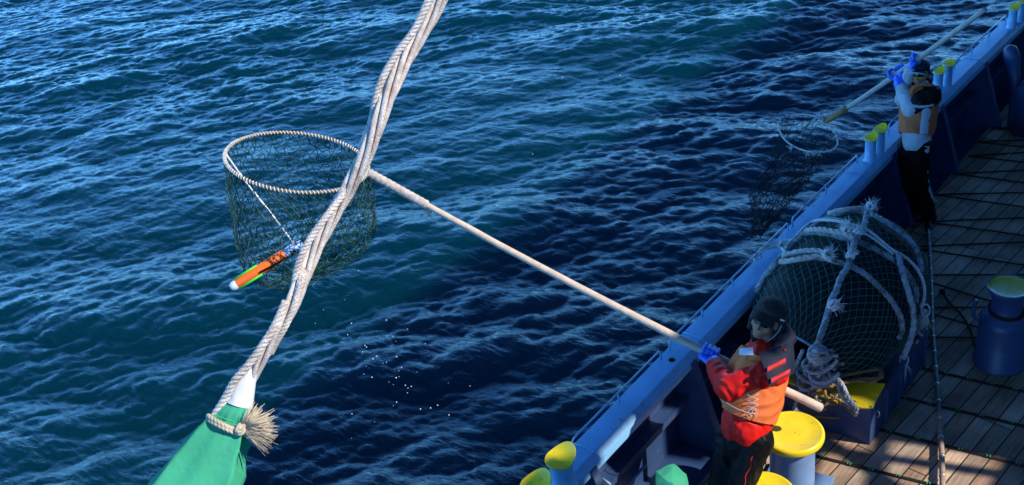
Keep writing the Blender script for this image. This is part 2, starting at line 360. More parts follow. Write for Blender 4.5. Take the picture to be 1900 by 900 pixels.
def deck_material():
    m = bpy.data.materials.new('deck_planks'); m.use_nodes = True; n = m.node_tree; p = n.nodes['Principled BSDF']
    tc = n.nodes.new('ShaderNodeTexCoord'); vr = n.nodes.new('ShaderNodeVectorRotate'); vr.rotation_type = 'Z_AXIS'; vr.inputs['Angle'].default_value = math.radians(-83.5)
    n.links.new(tc.outputs['Object'], vr.inputs['Vector'])
    br = n.nodes.new('ShaderNodeTexBrick'); br.offset = .37; br.offset_frequency = 3; br.inputs['Scale'].default_value = 1
    br.inputs['Brick Width'].default_value = 2.3; br.inputs['Row Height'].default_value = .145; br.inputs['Mortar Size'].default_value = .0055; br.inputs['Mortar Smooth'].default_value = .2
    br.inputs['Color1'].default_value = (0, 0, 0, 1); br.inputs['Color2'].default_value = (1, 1, 1, 1); br.inputs['Mortar'].default_value = (.5, .5, .5, 1)
    n.links.new(vr.outputs[0], br.inputs['Vector'])
    rp = n.nodes.new('ShaderNodeValToRGB'); e = rp.color_ramp.elements; e[0].position = 0; e[0].color = (.33, .21, .14, 1); e[1].position = 1; e[1].color = (.54, .43, .34, 1)
    for pos, c in ((.35, (.50, .34, .23)), (.6, (.35, .26, .19)), (.8, (.62, .45, .32))): q = e.new(pos); q.color = (*c, 1)
    n.links.new(br.outputs['Color'], rp.inputs[0])
    mp = n.nodes.new('ShaderNodeMapping'); mp.inputs['Scale'].default_value = (1.2, 16, 1); n.links.new(vr.outputs[0], mp.inputs[0])
    g = n.nodes.new('ShaderNodeTexNoise'); g.inputs['Scale'].default_value = 3; g.inputs['Detail'].default_value = 9; g.inputs['Roughness'].default_value = .65; n.links.new(mp.outputs[0], g.inputs['Vector'])
    gr = n.nodes.new('ShaderNodeValToRGB'); gr.color_ramp.elements[0].position = .3; gr.color_ramp.elements[0].color = (.55, .5, .47, 1); gr.color_ramp.elements[1].position = .7; gr.color_ramp.elements[1].color = (1.25, 1.22, 1.18, 1)
    n.links.new(g.outputs[0], gr.inputs[0])
    mx = n.nodes.new('ShaderNodeMix'); mx.data_type = 'RGBA'; mx.blend_type = 'MULTIPLY'; mx.inputs['Factor'].default_value = 1
    n.links.new(rp.outputs[0], mx.inputs['A']); n.links.new(gr.outputs[0], mx.inputs['B'])
    st = n.nodes.new('ShaderNodeTexNoise'); st.inputs['Scale'].default_value = 2.1; st.inputs['Detail'].default_value = 8; n.links.new(tc.outputs['Object'], st.inputs['Vector'])
    sr = n.nodes.new('ShaderNodeValToRGB'); sr.color_ramp.elements[0].position = .38; sr.color_ramp.elements[0].color = (.5, .48, .46, 1); sr.color_ramp.elements[1].position = .6; sr.color_ramp.elements[1].color = (1.1, 1.1, 1.1, 1)
    n.links.new(st.outputs[0], sr.inputs[0])
    mx2 = n.nodes.new('ShaderNodeMix'); mx2.data_type = 'RGBA'; mx2.blend_type = 'MULTIPLY'; mx2.inputs['Factor'].default_value = .8
    n.links.new(mx.outputs['Result'], mx2.inputs['A']); n.links.new(sr.outputs[0], mx2.inputs['B'])
    mx3 = n.nodes.new('ShaderNodeMix'); mx3.data_type = 'RGBA'; mx3.inputs['B'].default_value = (.012, .01, .01, 1)
    n.links.new(br.outputs['Fac'], mx3.inputs['Factor']); n.links.new(mx2.outputs['Result'], mx3.inputs['A']); n.links.new(mx3.outputs['Result'], p.inputs['Base Color'])
    ma = n.nodes.new('ShaderNodeMath'); ma.operation = 'MULTIPLY_ADD'; ma.inputs[1].default_value = -1.0; n.links.new(br.outputs['Fac'], ma.inputs[0]); 
    mb_ = n.nodes.new('ShaderNodeMath'); mb_.operation = 'MULTIPLY'; mb_.inputs[1].default_value = .5; n.links.new(g.outputs[0], mb_.inputs[0]); n.links.new(mb_.outputs[0], ma.inputs[2])
    b = n.nodes.new('ShaderNodeBump'); b.inputs['Strength'].default_value = .6; b.inputs['Distance'].default_value = .006; n.links.new(ma.outputs[0], b.inputs['Height']); n.links.new(b.outputs[0], p.inputs['Normal'])
    p.inputs['Roughness'].default_value = .72; p.inputs['Specular IOR Level'].default_value = .3
    return m
dk = MB(); dk.box((.325, 10, -.06), (7.35, 44, .12)); o = dk.build('deck', deck_material(), smooth=False); tag(o, kind='structure')
dk = MB(); dk.box((-3.6, 10, -.16), (.50, 44, .12)); dk.box((-3.353, 10, -.052), (.012, 44, .11)); o = dk.build('waterway', m_paint2, smooth=False); tag(o, kind='structure')

# hull side below the deck
hb = MB(); rows = []
for z, x in ((-.1, -3.90), (-1.0, -3.92), (-2.0, -3.90), (-3.4, -3.75)): rows.append([(x, y, z) for y in np.linspace(-12, 32, 12)])
hb.grid(rows); rows = [[(x + .06, y, z) for (x, y, z) in r] for r in rows]; hb.grid(rows[::-1]); hb.box((-3.87, 10, -.14), (.07, 44, .06))
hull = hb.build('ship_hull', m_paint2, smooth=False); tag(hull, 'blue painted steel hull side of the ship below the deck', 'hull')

# ================================================================== BULWARK
Y0, Y1 = -12.0, 32.0
bw = thing('bulwark', (XO, 6, 0), 'blue steel bulwark with flat cap rail running along the deck edge', 'bulwark')
def strip(x0, x1, z0, z1):
    Y = np.linspace(-12, 32, 90); b.grid([[(x0, y, z0) for y in Y], [(x0, y, z1) for y in Y], [(x1, y, z1) for y in Y], [(x1, y, z0) for y in Y], [(x0, y, z0) for y in Y]][::-1])
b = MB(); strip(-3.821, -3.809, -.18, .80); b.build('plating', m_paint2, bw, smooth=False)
prof = [(-3.875, .80), (-3.88, .835), (-3.868, .85), (-3.80, .853), (-3.74, .853), (-3.700, .852), (-3.692, .849), (-3.650, .812), (-3.643, .803), (-3.636, .765), (-3.637, .745), (-3.648, .745), (-3.648, .79), (-3.70, .825), (-3.80, .826), (-3.86, .825), (-3.862, .80)]
ys = np.linspace(Y0, Y1, 180); rows = []
for x, z in prof: rows.append([(x + .0012 * math.sin(y * 5.1 + z * 9), y, z + .0012 * math.sin(y * 3.3)) for y in ys])
b = MB(); b.grid(rows); b.grid([rows[-1], rows[0]]); cap = sharp(b.build('cap_rail', m_paint, bw), 14)
for y in np.arange(3.0, 15, 1.53):
    b = MB(); b.tube([(-3.872, y, .8555), (-3.80, y, .8565), (-3.70, y, .855), (-3.66, y, .835), (-3.64, y, .805)], .0035, 6); b.build('weld_seam', m_paint, cap)
for y in (0.9, 2.35, 4.42, 5.82, 7.3, 8.45, 9.72, 10.98, 12.25, 13.5, 14.9, 16.4, 18, 19.5):
    b = MB()
    b.add([(-3.808, y, .80), (-3.64, y, .80), (-3.40, y, .0), (-3.40, y, -.1), (-3.808, y, -.1)], [(0, 1, 2, 3, 4)])
    b.add([(-3.808, y + .012, .80), (-3.64, y + .012, .80), (-3.40, y + .012, .0), (-3.40, y + .012, -.1), (-3.808, y + .012, -.1)], [(4, 3, 2, 1, 0)])
    d = Vector((.24, 0, -.80)).normalized(); nrm = Vector((.80, 0, .24)).normalized()
    R = Matrix((nrm, (0, 1, 0), -d)).transposed(); c = Vector((-3.52, y + .006, .40)) + nrm * .006
    b.box(c, (.012, .075, .84), R, .003); b.box((-3.385, y + .006, -.05), (.02, .075, .1))
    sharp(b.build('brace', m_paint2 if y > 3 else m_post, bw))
b = MB(); strip(-3.805, -3.705, .414, .426); strip(-3.704, -3.692, .37, .43); b.build('stringer', m_paint2, bw, smooth=False)
def atc(px, py, x0):
    x = x0
    for _ in range(6): p = atx(px, py, x); x = x0 + .0026 * max(0.0, p.y - 4) ** 2
    return p
# rod rails on the outer edge of the cap
RZ = CAPZ + .085
def rail(y0, y1, n):
    b = MB(); pts = [(-3.845, y0, CAPZ - .005), (-3.845, y0, RZ - .02), (-3.845, y0 + .02, RZ), (-3.845, y1 - .02, RZ), (-3.845, y1, RZ - .02), (-3.845, y1, CAPZ - .005)]
    b.tube(pts, .0085, 8)
    for y in np.linspace(y0, y1, n)[1:-1]: b.tube([(-3.845, y, CAPZ - .005), (-3.845, y, RZ)], .0085, 8)
    b.build('rod_rail', m_paint, bw)
ya = atc(1226, 661, -3.845).y; yb = atc(1243, 655, -3.845).y; yc = atc(1462, 417, -3.845).y; yd = atc(1470, 405, -3.845).y; ye = atc(1591, 284, -3.845).y; yf = atc(1650, 225, -3.845).y; yg = atc(1742, 142, -3.845).y; yh = atc(1772, 113, -3.845).y; yi = atc(1866, 30, -3.845).y
yz = atc(1062, 826, -3.845).y
for a_, b_, n_ in ((.2, yz - .55, 4), (yz, ya, 3), (yb, yc, 5), (yd, ye, 3), (yf, yg, 3), (yh, yi, 4), (yi + .9, yi + 4, 5)): rail(a_, b_, n_)
b = MB(); hc = atz(1245, 667, CAPZ + .006)
b.lathe(hc, [(.0, 0), (.018, 0), (.024, .001), (.026, -.004)], 20, cap=False); hh = b.build('lashing_hole', m_darkhole, cap)
hh.data.transform(Matrix.Translation((0, 0, .0005)))
b = MB(); p0 = atz(1300, 657, .80)
for dx in (0, .03): b.tube([(-3.632 + .004, p0.y + dx, .80), (-3.630 + .004, p0.y + dx * .3 + .02, .752)], .006, 5)
b.build('yellow_clip', m_yellow, bw)
b = MB(); q0 = atx(1172, 830, -3.70)
b.tube([(-3.72, 4.62, .50), (-3.66, 4.62, .48), (-3.66, 4.66, .30), (-3.66, 4.72, .28), (-3.66, 5.1, .28)], .012, 8); b.build('pipe_bracket', m_post, bw)

# saddle-topped posts on the cap rail, in pairs
def saddle(mb, c, r, h, ax=(.35, .94), th=.012):
    c = Vector(c); ax = Vector((ax[0], ax[1], 0)).normalized(); n = 40; rings = 9; top = []; 
    def hz(v): return h * max(0.0, (v + .3) / 1.3) ** 2.0
    for i in range(rings + 1):
        row = []
        for k in range(n):
            a = 2 * math.pi * k / n; q = Vector((math.cos(a), math.sin(a), 0)) * (r * i / rings + 1e-4); row.append(c + q + Vector((0, 0, hz(q.dot(ax) / r))))
        top.append(row)
    bot = [[p - Vector((0, 0, th)) for p in row] for row in top]
    edge = [[p + (Vector((p.x - c.x, p.y - c.y, 0)).normalized()) * .003 - Vector((0, 0, th * .5)) for p in top[-1]]]
    mb.grid(top, True); mb.grid([top[-1]] + edge + [bot[-1]], True); mb.grid(bot[::-1], True)
def bend(y): return .0026 * max(0.0, y - 4) ** 2
def bendmesh(root):
    for o in list(COL.objects):
        q = o
        while q.parent: q = q.parent
        if q is root and o.type == 'MESH':
            for v in o.data.vertices: v.co.x += bend(v.co.y)
bendmesh(bw)
def cap_posts(c1, c2, rp, rt, H, label):
    t = thing('mooring_fairlead', ((c1[0] + c2[0]) / 2, (c1[1] + c2[1]) / 2, CAPZ), label, 'mooring post', 'paired yellow-topped mooring posts on the bulwark')
    for c in (c1, c2):
        b = MB(); n = 32; rows = []
        hz = lambda v: .075 * rt / .108 * max(0.0, (v + .3) / 1.3) ** 2.0
        for k_, z in enumerate((CAPZ + .001, CAPZ + .012, H - .012)):
            row = []
            for k in range(n):
                a = 2 * math.pi * k / n; rr = rp + (.014 if k_ == 0 else .001 if k_ == 1 else 0); dz = hz((math.sin(a) * .94 + .35 * math.cos(a)) * rp / rt) if k_ == 2 else 0
                row.append((c[0] + rr * math.cos(a), c[1] + rr * math.sin(a), z + dz))
            rows.append(row)
        b.grid(rows, True); po = b.build('post', m_paint, t)
        b = MB(); saddle(b, (c[0], c[1], H), rt, .075 * rt / .108); sharp(b.build('saddle_top', m_yellow, po), 40)
for pa, pb, rp, rt, H, lab in (((1040, 850), (994, 900), .080, .108, 1.10, 'nearest pair of yellow-topped blue posts, at the bottom edge by the dark water'),
                         ((1633, 240), (1616, 256), .053, .067, 1.10, 'pair of yellow-topped blue posts on the bulwark just left of the man in dark cap'),
                         ((1760, 119), (1742, 133), .050, .063, 1.10, 'pair of yellow-topped blue posts on the bulwark right behind the dark cap'),
                         ((1897, 3), (1881, 15), .050, .064, 1.10, 'farthest pair of yellow-topped blue posts, at the top right corner')):
    a_ = atz(*pa, H); b_ = atz(*pb, H)
    cap_posts(a_, b_, rp, rt, H, lab)

# ================================================================== DECK BOLLARDS
bc = [atz(1470, 800, .66), atz(1415, 917, .66)]; print('bollards', bc)
t = thing('mooring_bollard', (bc[0] + bc[1]) / 2 * 1, 'twin deck bollard with flat round yellow tops in front of the man in red', 'bollard'); t.location.z = 0
dv = (bc[0] - bc[1]); dv.z = 0; an = math.atan2(dv.y, dv.x); Rz = Matrix.Rotation(an, 3, 'Z')
mid = (bc[0] + bc[1]) / 2
b = MB(); b.box((mid.x, mid.y, .022), (dv.length + .56, .50, .04), Rz, .008); b.build('base_plate', m_post, t, smooth=False)
for c in bc:
    b = MB(); b.lathe((c.x, c.y, .042), [(.185, 0), (.17, .015), (.166, .03), (.165, .56)], 56); po = b.build('post', m_post, t); sharp(po)
    b = MB(); b.lathe((c.x, c.y, .60), [(.21, 0), (.228, .008), (.232, .02), (.232, .046), (.227, .058), (.216, .064), (.206, .062), (.199, .058), (.1, .060), (.001, .061)], 72); sharp(b.build('top_cap', m_yellow, po), 50)

# ================================================================== CAPSTAN-LIKE ROLLER AT RIGHT
rc = atz(1873, 531, .78); print('roller', rc)
t = thing('warping_post', (rc.x, rc.y, 0), 'blue milk-churn shaped post with dished yellow top at the right edge of the deck', 'mooring post')
b = MB(); b.lathe((rc.x, rc.y, 0), [(.215, .002), (.22, .02), (.205, .03), (.203, .42), (.198, .455), (.178, .485), (.142, .515), (.126, .54), (.120, .585), (.123, .65), (.138, .70), (.160, .74), (.174, .765), (.178, .778), (.174, .787), (.166, .785), (.164, .778)], 64, cap=False); bo = b.build('barrel', m_paint2, t)
b = MB(); b.lathe((rc.x, rc.y, 0), [(.1645, .7755), (.160, .768), (.12, .760), (.06, .757), (.001, .756)], 64, cap=False); b.build('dished_top', mat('dull_yellow_paint', (.55, .46, .07), .25, .5, var=.15, vscale=12, dirt=(.25, .2, .06), dscale=12), bo)
b = MB(); hk = Vector((rc.x - .19, rc.y - .05, .40)); b.tube(catmull([hk, hk + Vector((-.045, -.01, .03)), hk + Vector((-.055, -.01, .10)), hk + Vector((-.04, -.01, .20))], 5), .018, 10); b.build('hook', m_paint2, t)
b = MB()
for k in range(2): laid(b, [(rc.x + .134 * math.cos(a), rc.y + .134 * math.sin(a), .525 + .02 * k + .006 * math.sin(a * 2)) for a in np.linspace(0, 6.3, 50)], .010, 3)
tag(b.build('turned_rope', m_deckrope), 'dark rope turned round the neck of the blue churn-shaped post', 'rope')

# ================================================================== LASHINGS ON THE DECK
def strap(a, b_, w, label, ties=None):
    A = atz(*a, 0.0); B = atz(*b_, 0.0); B = A + (B - A) * 1.7; d = (B - A); d.z = 0; L = d.length; d.normalize(); s_ = Vector((-d.y, d.x, 0))
    root = thing('deck_strap', A, label, 'deck strap', 'dark straps with green ties lying across the deck'); mb = MB(); n = int(L / .05); rows = []
    for off, z in ((-.5, .002), (-.42, .012), (0, .015), (.42, .012), (.5, .002)):
        rows.append([A + d * (L * i / n) + s_ * (w * off * (1 + .1 * noise.noise(Vector((i * .4, off, A.x))))  + .006 * noise.noise(Vector((i * .15, A.y, 0)))) + Vector((0, 0, z)) for i in range(n + 1)])
    mb.grid(rows); mb.build('webbing', m_strap, root)
    x = .12
    while x < L - .1:
        m2 = MB(); p = A + d * x; yw = math.atan2(d.y, d.x) + rng.uniform(-.25, .25); R = Matrix.Rotation(yw, 3, 'Z')
        for q in (-.011, .011): m2.box(p + R @ Vector((q, rng.uniform(-.004, .004), .0185)), (.010, w * rng.uniform(.7, 1.0), .006), R, .002)
        m2.build('green_tie', m_greentie, root); x += rng.uniform(.15, .23)
strap((1498, 843), (1745, 905), .031, 'nearest dark strap with bright green ties crossing the sunlit deck boards')
strap((1622, 795), (1900, 865), .031, 'dark strap just beyond the sunlit deck patches, starting by the yellow saddle lip')
strap((1650, 733), (1900, 792), .030, 'dark strap on the shaded deck, second beyond the sunlit patches')
strap((1680, 678), (1900, 728), .028, 'dark strap on the shaded deck just in front of the churn-shaped post')
VL = [((1697, 626), (1860, 626), None, 'single dark lashing line running from the fender to the foot of the churn-shaped post'),
      ((1690, 571), (1840, 570), (1840, 614), 'dark V of lashing line pointing at the frayed rope end, level with the churn-shaped post'),
      ((1684, 510), (1860, 510), (1880, 572), 'dark V of lashing line level with the yellow top of the churn-shaped post'),
      ((1683, 458), (1900, 449), (1900, 492), 'dark V of lashing line just beyond the churn-shaped post'),
      ((1716, 411), (1900, 404), (1900, 437), 'dark V of lashing line at the feet of the man in dark cap'),
      ((1733, 361), (1900, 357), (1900, 384), 'dark V of lashing line level with the shin of the man in dark cap'),
      ((1770, 322), (1900, 316), (1900, 339), 'dark V of lashing line, fourth from the far end of the deck'),
      ((1797, 289), (1900, 283), (1900, 301), 'dark V of lashing line, third from the far end of the deck'),
      ((1815, 263), (1900, 260), (1900, 273), 'dark V of lashing line, second from the far end of the deck'),
      ((1838, 238), (1900, 236), (1900, 243), 'farthest dark V of lashing line near the bulwark corner')]
for a, b1, b2, lab in VL:
    A = atz(*a, .012); mb = MB()
    for e in (b1, b2):
        if e is None: continue
        B = atz(*e, .012); B = A + (B - A) * 1.4; n = 30
        mb.tube([A.lerp(B, i / n) + Vector((0, .006 * noise.noise(Vector((i * .3, A.y * 3, 0))), 0)) for i in range(n + 1)], .0085, 6)
    tag(mb.build('lashing_line', m_deckrope), lab, 'rope', 'dark V-shaped lashing lines on the deck')
# thin cable
c0 = [(1749, 541), (1760, 560), (1783, 583), (1800, 612), (1808, 640), (1822, 672)]
mb = MB(); mb.tube(catmull([atz(x, y, .02) for x, y in c0], 6), .010, 6); q = atz(1748, 541, .03); mb.ball(q, (.03, .03, .025), 10)
tag(mb.build('thin_cable', m_deckrope), 'thin dark cable curving over the deck towards the churn-shaped post', 'cable')
# bamboo pole on deck
bp = [(1722, 372), (1722, 425), (1725, 470), (1728, 530), (1730, 600), (1735, 670), (1741, 740), (1746, 815), (1748, 860), (1749, 905)]
zs = [.06, .05, .045, .045, .045, .045, .045, .045, .05, .055]
t = thing('bamboo_pole', atz(1735, 650, 0), 'long jointed dark bamboo pole lying along the deck with worn pale near end', 'pole')
path = resample(catmull([atz(x, y, z) for (x, y), z in zip(bp, zs)], 10), .02); n = len(path); rr = []
for i in range(n): rr.append(.0165 + .005 * i / n + (.003 if i % 11 == 0 else 0))
k = int(n * .80); mb = MB(); mb.tube(path[:k], rr[:k], 12); mb.build('cane', m_bamboo, t)
mb = MB(); mb.tube(path[k - 1:], rr[k - 1:], 12); mb.build('worn_end', m_bamboopale, t)
for i in range(0, n, 11):
    mb = MB(); mb.tube([path[max(i - 1, 0)].lerp(path[i], .6), path[min(i + 1, n - 1)].lerp(path[i], .6)], rr[i] + .0012, 12); mb.build('joint_ring', m_steel, t)
mb = MB(); i = int(n * .10); mb.tube(path[i:i + 8], .032, 12); mb.build('wrapping', m_black, t)

# ================================================================== FENDER
FX = -3.07; FR = .60
FP = [(6.42, .27), (6.47, .34), (6.58, .44), (6.72, .525), (6.9, .58), (7.1, .60), (7.7, .60), (7.9, .56), (8.05, .49), (8.2, .36), (8.28, .18), (8.3, .02)]
def frad(y):
    for (a, ra), (b_, rb) in zip(FP[:-1], FP[1:]):
        if a <= y <= b_: return ra + (rb - ra) * (y - a) / (b_ - a)
    return FP[0][1] if y < FP[0][0] else .02
def fs(th, y, off=0): r = frad(y) + off; return Vector((FX + r * math.cos(th), y, FR + r * math.sin(th)))
fe = thing('fender', (FX, 7.3, 0), 'big black cylindrical fender wrapped in teal netting and thick grey ropes against the bulwark', 'fender')
mb = MB(); rows = []
for y, r in FP: rows.append([(FX + (r - .012) * math.cos(a), y, FR + (r - .012) * math.sin(a)) for a in np.linspace(0, 2 * math.pi, 64, endpoint=False)])
rows.insert(0, [(FX + .25 * math.cos(a), 6.43, FR + .25 * math.sin(a)) for a in np.linspace(0, 2 * math.pi, 64, endpoint=False)])
rows.insert(0, [(FX + .22 * math.cos(a), 6.9, FR + .22 * math.sin(a)) for a in np.linspace(0, 2 * math.pi, 64, endpoint=False)])
rows.insert(0, [(FX + .001 * math.cos(a), 6.92, FR + .001 * math.sin(a)) for a in np.linspace(0, 2 * math.pi, 64, endpoint=False)])
mb.grid(rows[::-1], True); mb.build('body', m_rubber, fe)
# netting
mb = MB(); NA = 50; ysn = [6.42]; 
while ysn[-1] < 8.24: ysn.append(ysn[-1] + .052)
def node(i, j):
    th = 2 * math.pi * (i + .5 * (j % 2)) / NA + .05 * noise.noise(Vector((i * .2, j * .15, 3))); y = ysn[j] + .012 * noise.noise(Vector((i * .25, j * .3, 9)))
    return fs(th, max(y, 6.42), .006 + .006 * noise.noise(Vector((i * .3, j * .3, 1))))
lo, hi = int(-.10 * NA), int(.62 * NA)
for j in range(len(ysn) - 1):
    for i in range(lo, hi):
        a = node(i, j); 
        for i2 in ((i, i + 1) if j % 2 else (i - 1, i)): mb.tube([a, node(i2, j + 1)], .0032, 3, cap=False)
mb.build('netting', m_netteal, fe)
# ring ropes and the long rope
D2 = math.radians
_TH = np.radians(np.arange(-70, 250, 1.0)); _YY = np.arange(6.42, 8.3, .01)
_T, _Y = np.meshgrid(_TH, _YY, indexing='ij'); _Rr = np.vectorize(frad)(_Y)
_P = np.stack([FX + _Rr * np.cos(_T), _Y, FR + _Rr * np.sin(_T)], -1) - np.array(CAM)
_cz = _P @ np.array(FWD); _px = CX + F_PX * (_P @ np.array(RIGHT)) / _cz; _py = CY + F_PX * (_P @ np.array(DOWN)) / _cz
def snap(px, py, off=0.0):
    e = np.hypot(_px - px, _py - py) + (_cz - _cz.min()) * 2.5; i_, j_ = np.unravel_index(np.argmin(e), e.shape); return fs(_TH[i_], _YY[j_], off)
def Z2(l): return [(1350 + x / 2.571, 350 + y / 2.571) for x, y in l]
def frope(l, r, m, name, off=.03, **k):
    mb = MB(); pts = catmull([snap(x, y, off) for x, y in Z2(l)], 8)
    for _ in range(2): pts = [pts[0]] + [(pts[i - 1] + pts[i] * 2 + pts[i + 1]) / 4 for i in range(1, len(pts) - 1)] + [pts[-1]]
    laid(mb, pts, r, 3, n=6, **k); return mb.build(name, m, fe)
m_mot = mat('mottled_grey_green_rope', (.30, .33, .34), .9, .2, var=.3, vscale=14, bump=.5, bscale=200, dirt=(.08, .11, .11), dscale=9, dlo=.48, dhi=.6)
frope([(130, 520), (170, 460), (230, 390), (290, 350), (380, 345), (460, 350), (540, 370), (590, 388), (660, 430), (720, 490), (770, 545), (805, 610), (815, 670), (800, 710)], .026, m_mot, 'ring_rope')
frope([(250, 285), (300, 248), (390, 222), (470, 230), (540, 245), (600, 258), (680, 292), (750, 328), (800, 362), (850, 420), (880, 480), (882, 540), (860, 590)], .026, m_mot, 'ring_rope')
frope([(130, 515), (160, 450), (205, 370), (240, 290), (300, 212), (350, 152), (410, 112), (470, 98), (540, 100), (620, 112), (680, 132), (750, 172), (820, 222), (870, 272), (900, 340), (908, 400)], .026, m_ropegrey, 'ring_rope')
frope([(270, 378), (330, 372), (400, 358), (460, 352), (500, 372)], .026, m_rope, 'splice', off=.06)
frope([(285, 352), (350, 336), (420, 330), (480, 342)], .024, m_rope, 'splice', off=.07)
frope([(395, 226), (450, 226), (500, 238), (560, 250), (600, 268)], .026, m_rope, 'splice', off=.065)
frope([(475, 95), (530, 92), (590, 100), (650, 118), (690, 128)], .026, m_rope, 'splice', off=.06)
frope([(245, 250), (300, 207), (370, 182), (440, 174), (520, 182), (600, 202), (650, 217), (700, 255), (760, 310), (830, 347), (880, 400), (905, 460), (905, 520), (885, 562)], .015, m_whitecord, 'thin_rope', off=.06)
frope([(255, 238), (300, 196), (370, 170), (450, 160), (520, 170), (580, 188)], .009, mat('pale_teal_line', (.2, .34, .38), .8, .2), 'thin_rope', off=.06)
frope([(620, 225), (680, 262), (740, 305), (770, 330)], .010, m_whitecord, 'thin_rope', off=.06)
frope([(665, 140), (652, 190), (622, 240), (600, 290), (580, 350), (560, 400), (530, 452), (505, 510), (485, 552), (468, 600), (455, 650)], .029, m_ropegrey, 'long_rope', off=.055)
frope([(785, 335), (790, 400), (812, 480), (832, 560), (840, 620), (828, 690), (805, 750), (790, 785)], .027, m_ropegrey, 'hanging_rope_end', off=.085)
mb = MB(); p0 = snap(*Z2([(455, 650)])[0], .055); laid(mb, catmull([snap(*Z2([(468, 600)])[0], .055), p0, aty(1522, 625, 6.36), aty(1514, 650, 6.32), aty(1518, 672, 6.30)], 8), .029, 3); mb.build('long_rope_tail', m_ropegrey, fe)
mb = MB()
for (x, y), d, sd, R_ in (((690, 100), (.2, .4, .9), 1, .05), ((570, 235), (-.3, .2, .7), 2, .06), ((475, 352), (.2, .2, .6), 3, .045), ((612, 245), (.2, .2, .6), 5, .035), ((575, 355), (.2, .2, .6), 6, .03), ((485, 585), (.6, -.2, .3), 4, .048)):
    c = snap(*Z2([(x, y)])[0], .075); m2 = MB(); knot(m2, c, R_, .014, 5, sd); tuft(m2, c, d, .11, .45, 40, .0028); m2.build('frayed_knot', m_whitecord, fe)
for (x, y), d in (((892, 570), (0, -.2, -1)), ((800, 790), (.0, -.1, -1))):
    m2 = MB(); c = snap(*Z2([(x, y)])[0], .09); tuft(m2, c, d, .17, .20, 60, .003); laid(m2, [c + RIGHT * .035 * math.cos(a) + DOWN * (.05 * math.sin(a)) for a in np.linspace(0, 6.2, 24)], .007, 3); m2.build('frayed_end', m_whitecord, fe)
m2 = MB(); laid(m2, catmull([snap(*q, .10) for q in Z2([(850, 668), (875, 672), (898, 695), (895, 718), (870, 725), (850, 700)])], 8), .010, 3); m2.build('rope_loop', m_ropegrey, fe)
# rim cord of the opening at the near end
mb = MB(); laid(mb, [Vector((FX + (.275 + .012 * math.sin(3 * a)) * math.cos(a), 6.415 - .01 * math.sin(2 * a), FR + (.275 + .012 * math.sin(3 * a)) * math.sin(a))) for a in np.linspace(-.9, math.pi + .3, 60)], .013, 3); 
laid(mb, catmull([(FX + .27, 6.40, FR + .06), (FX + .17, 6.38, FR - .02), (FX + .07, 6.36, FR + .02), (FX - .02, 6.33, FR + .08)], 8), .011, 3)
mb.build('rim_cord', mat('pale_teal_cord', (.20, .36, .40), .8, .2, var=.2, vscale=30), fe)
# tie to the rail
mb = MB(); a0 = atc(1402, 478, -3.845); laid(mb, catmull([a0, a0 + Vector((.03, .1, .03)), Vector((-3.72, a0.y + .25, .90)), fs(D2(140), 7.3, .03)], 8), .016, 3); laid(mb, catmull([a0 + Vector((0, 0, .01)), a0 + Vector((.02, .12, .05)), Vector((-3.74, a0.y + .3, .92)), fs(D2(145), 7.6, .03)], 8), .013, 3)
knot(mb, a0, .03, .010, 4, 8); knot(mb, (-3.70, a0.y + .27, .91), .035, .012, 4, 9); tuft(mb, (-3.70, a0.y + .27, .92), (0, .3, 1), .08, .5, 25, .0025)
mb.build('rail_lashing', m_whitecord, fe)
mb = MB(); q = atc(1508, 382, -3.845); laid(mb, catmull([q, q + Vector((.03, .0, -.02)), q + Vector((.12, .03, -.07))], 6), .011, 3); mb.build('rail_lashing', m_ropebrown, fe)

# cradle the fender stands in
cr = thing('fender_cradle', (-2.75, 7.2, 0), 'dark blue steel trough with yellow saddle lip holding the netted fender', 'cradle')
XR = atz(1613, 826, 0).x; YF = atz(1613, 826, 0).y; print('cradle', XR, YF)
b = MB(); b.box(((XR - 3.35) / 2, YF + .006, .20), (XR + 3.35, .012, .40)); b.box((XR - .006, YF + .60, .19), (.012, 1.17, .38)); b.box(((XR - 3.35) / 2, YF + .60, .012), (XR + 3.34, 1.17, .02))
for k in range(4): b.box((XR + .012, YF + .3 + k * .28, .18), (.024, .012, .36))
b.build('trough', m_paint2, cr, smooth=False)
b = MB(); rows_t = []; nx = 26
for j, v in enumerate(np.linspace(0, 1, 9)):
    row = []
    for i in range(nx):
        u = i / (nx - 1); x = XR + .012 - u * .86; rr = .04 * (1 - min(1, u / .12)) ** 2
        y = YF - .03 + v * .27 + (rr if v < .5 else 0) ; z = .415 + .05 * (1 - min(1, u / .35)) ** 2 * v - .03 * math.sin(math.pi * min(1, u * 1.4)) * (1 - v) - (.02 if v == 0 else 0)
        row.append((x, y, z))
    rows_t.append(row)
b.grid(rows_t); b.grid([[(x, y, z - .012) for x, y, z in r] for r in rows_t][::-1]); b.grid([rows_t[0], [(x, y, z - .012) for x, y, z in rows_t[0]]]); b.grid([[r[0] for r in rows_t], [(r[0][0], r[0][1], r[0][2] - .012) for r in rows_t]])
b.build('saddle_lip', m_yellow, cr)
b = MB(); c = Vector((XR + .004, YF + .12, .24)); b.tube([c + Vector((.0 + .02 * math.sin(a), .0, .035 * math.cos(a))) for a in np.linspace(0, math.pi, 10)], .005, 6); b.build('eye', m_steel, cr)

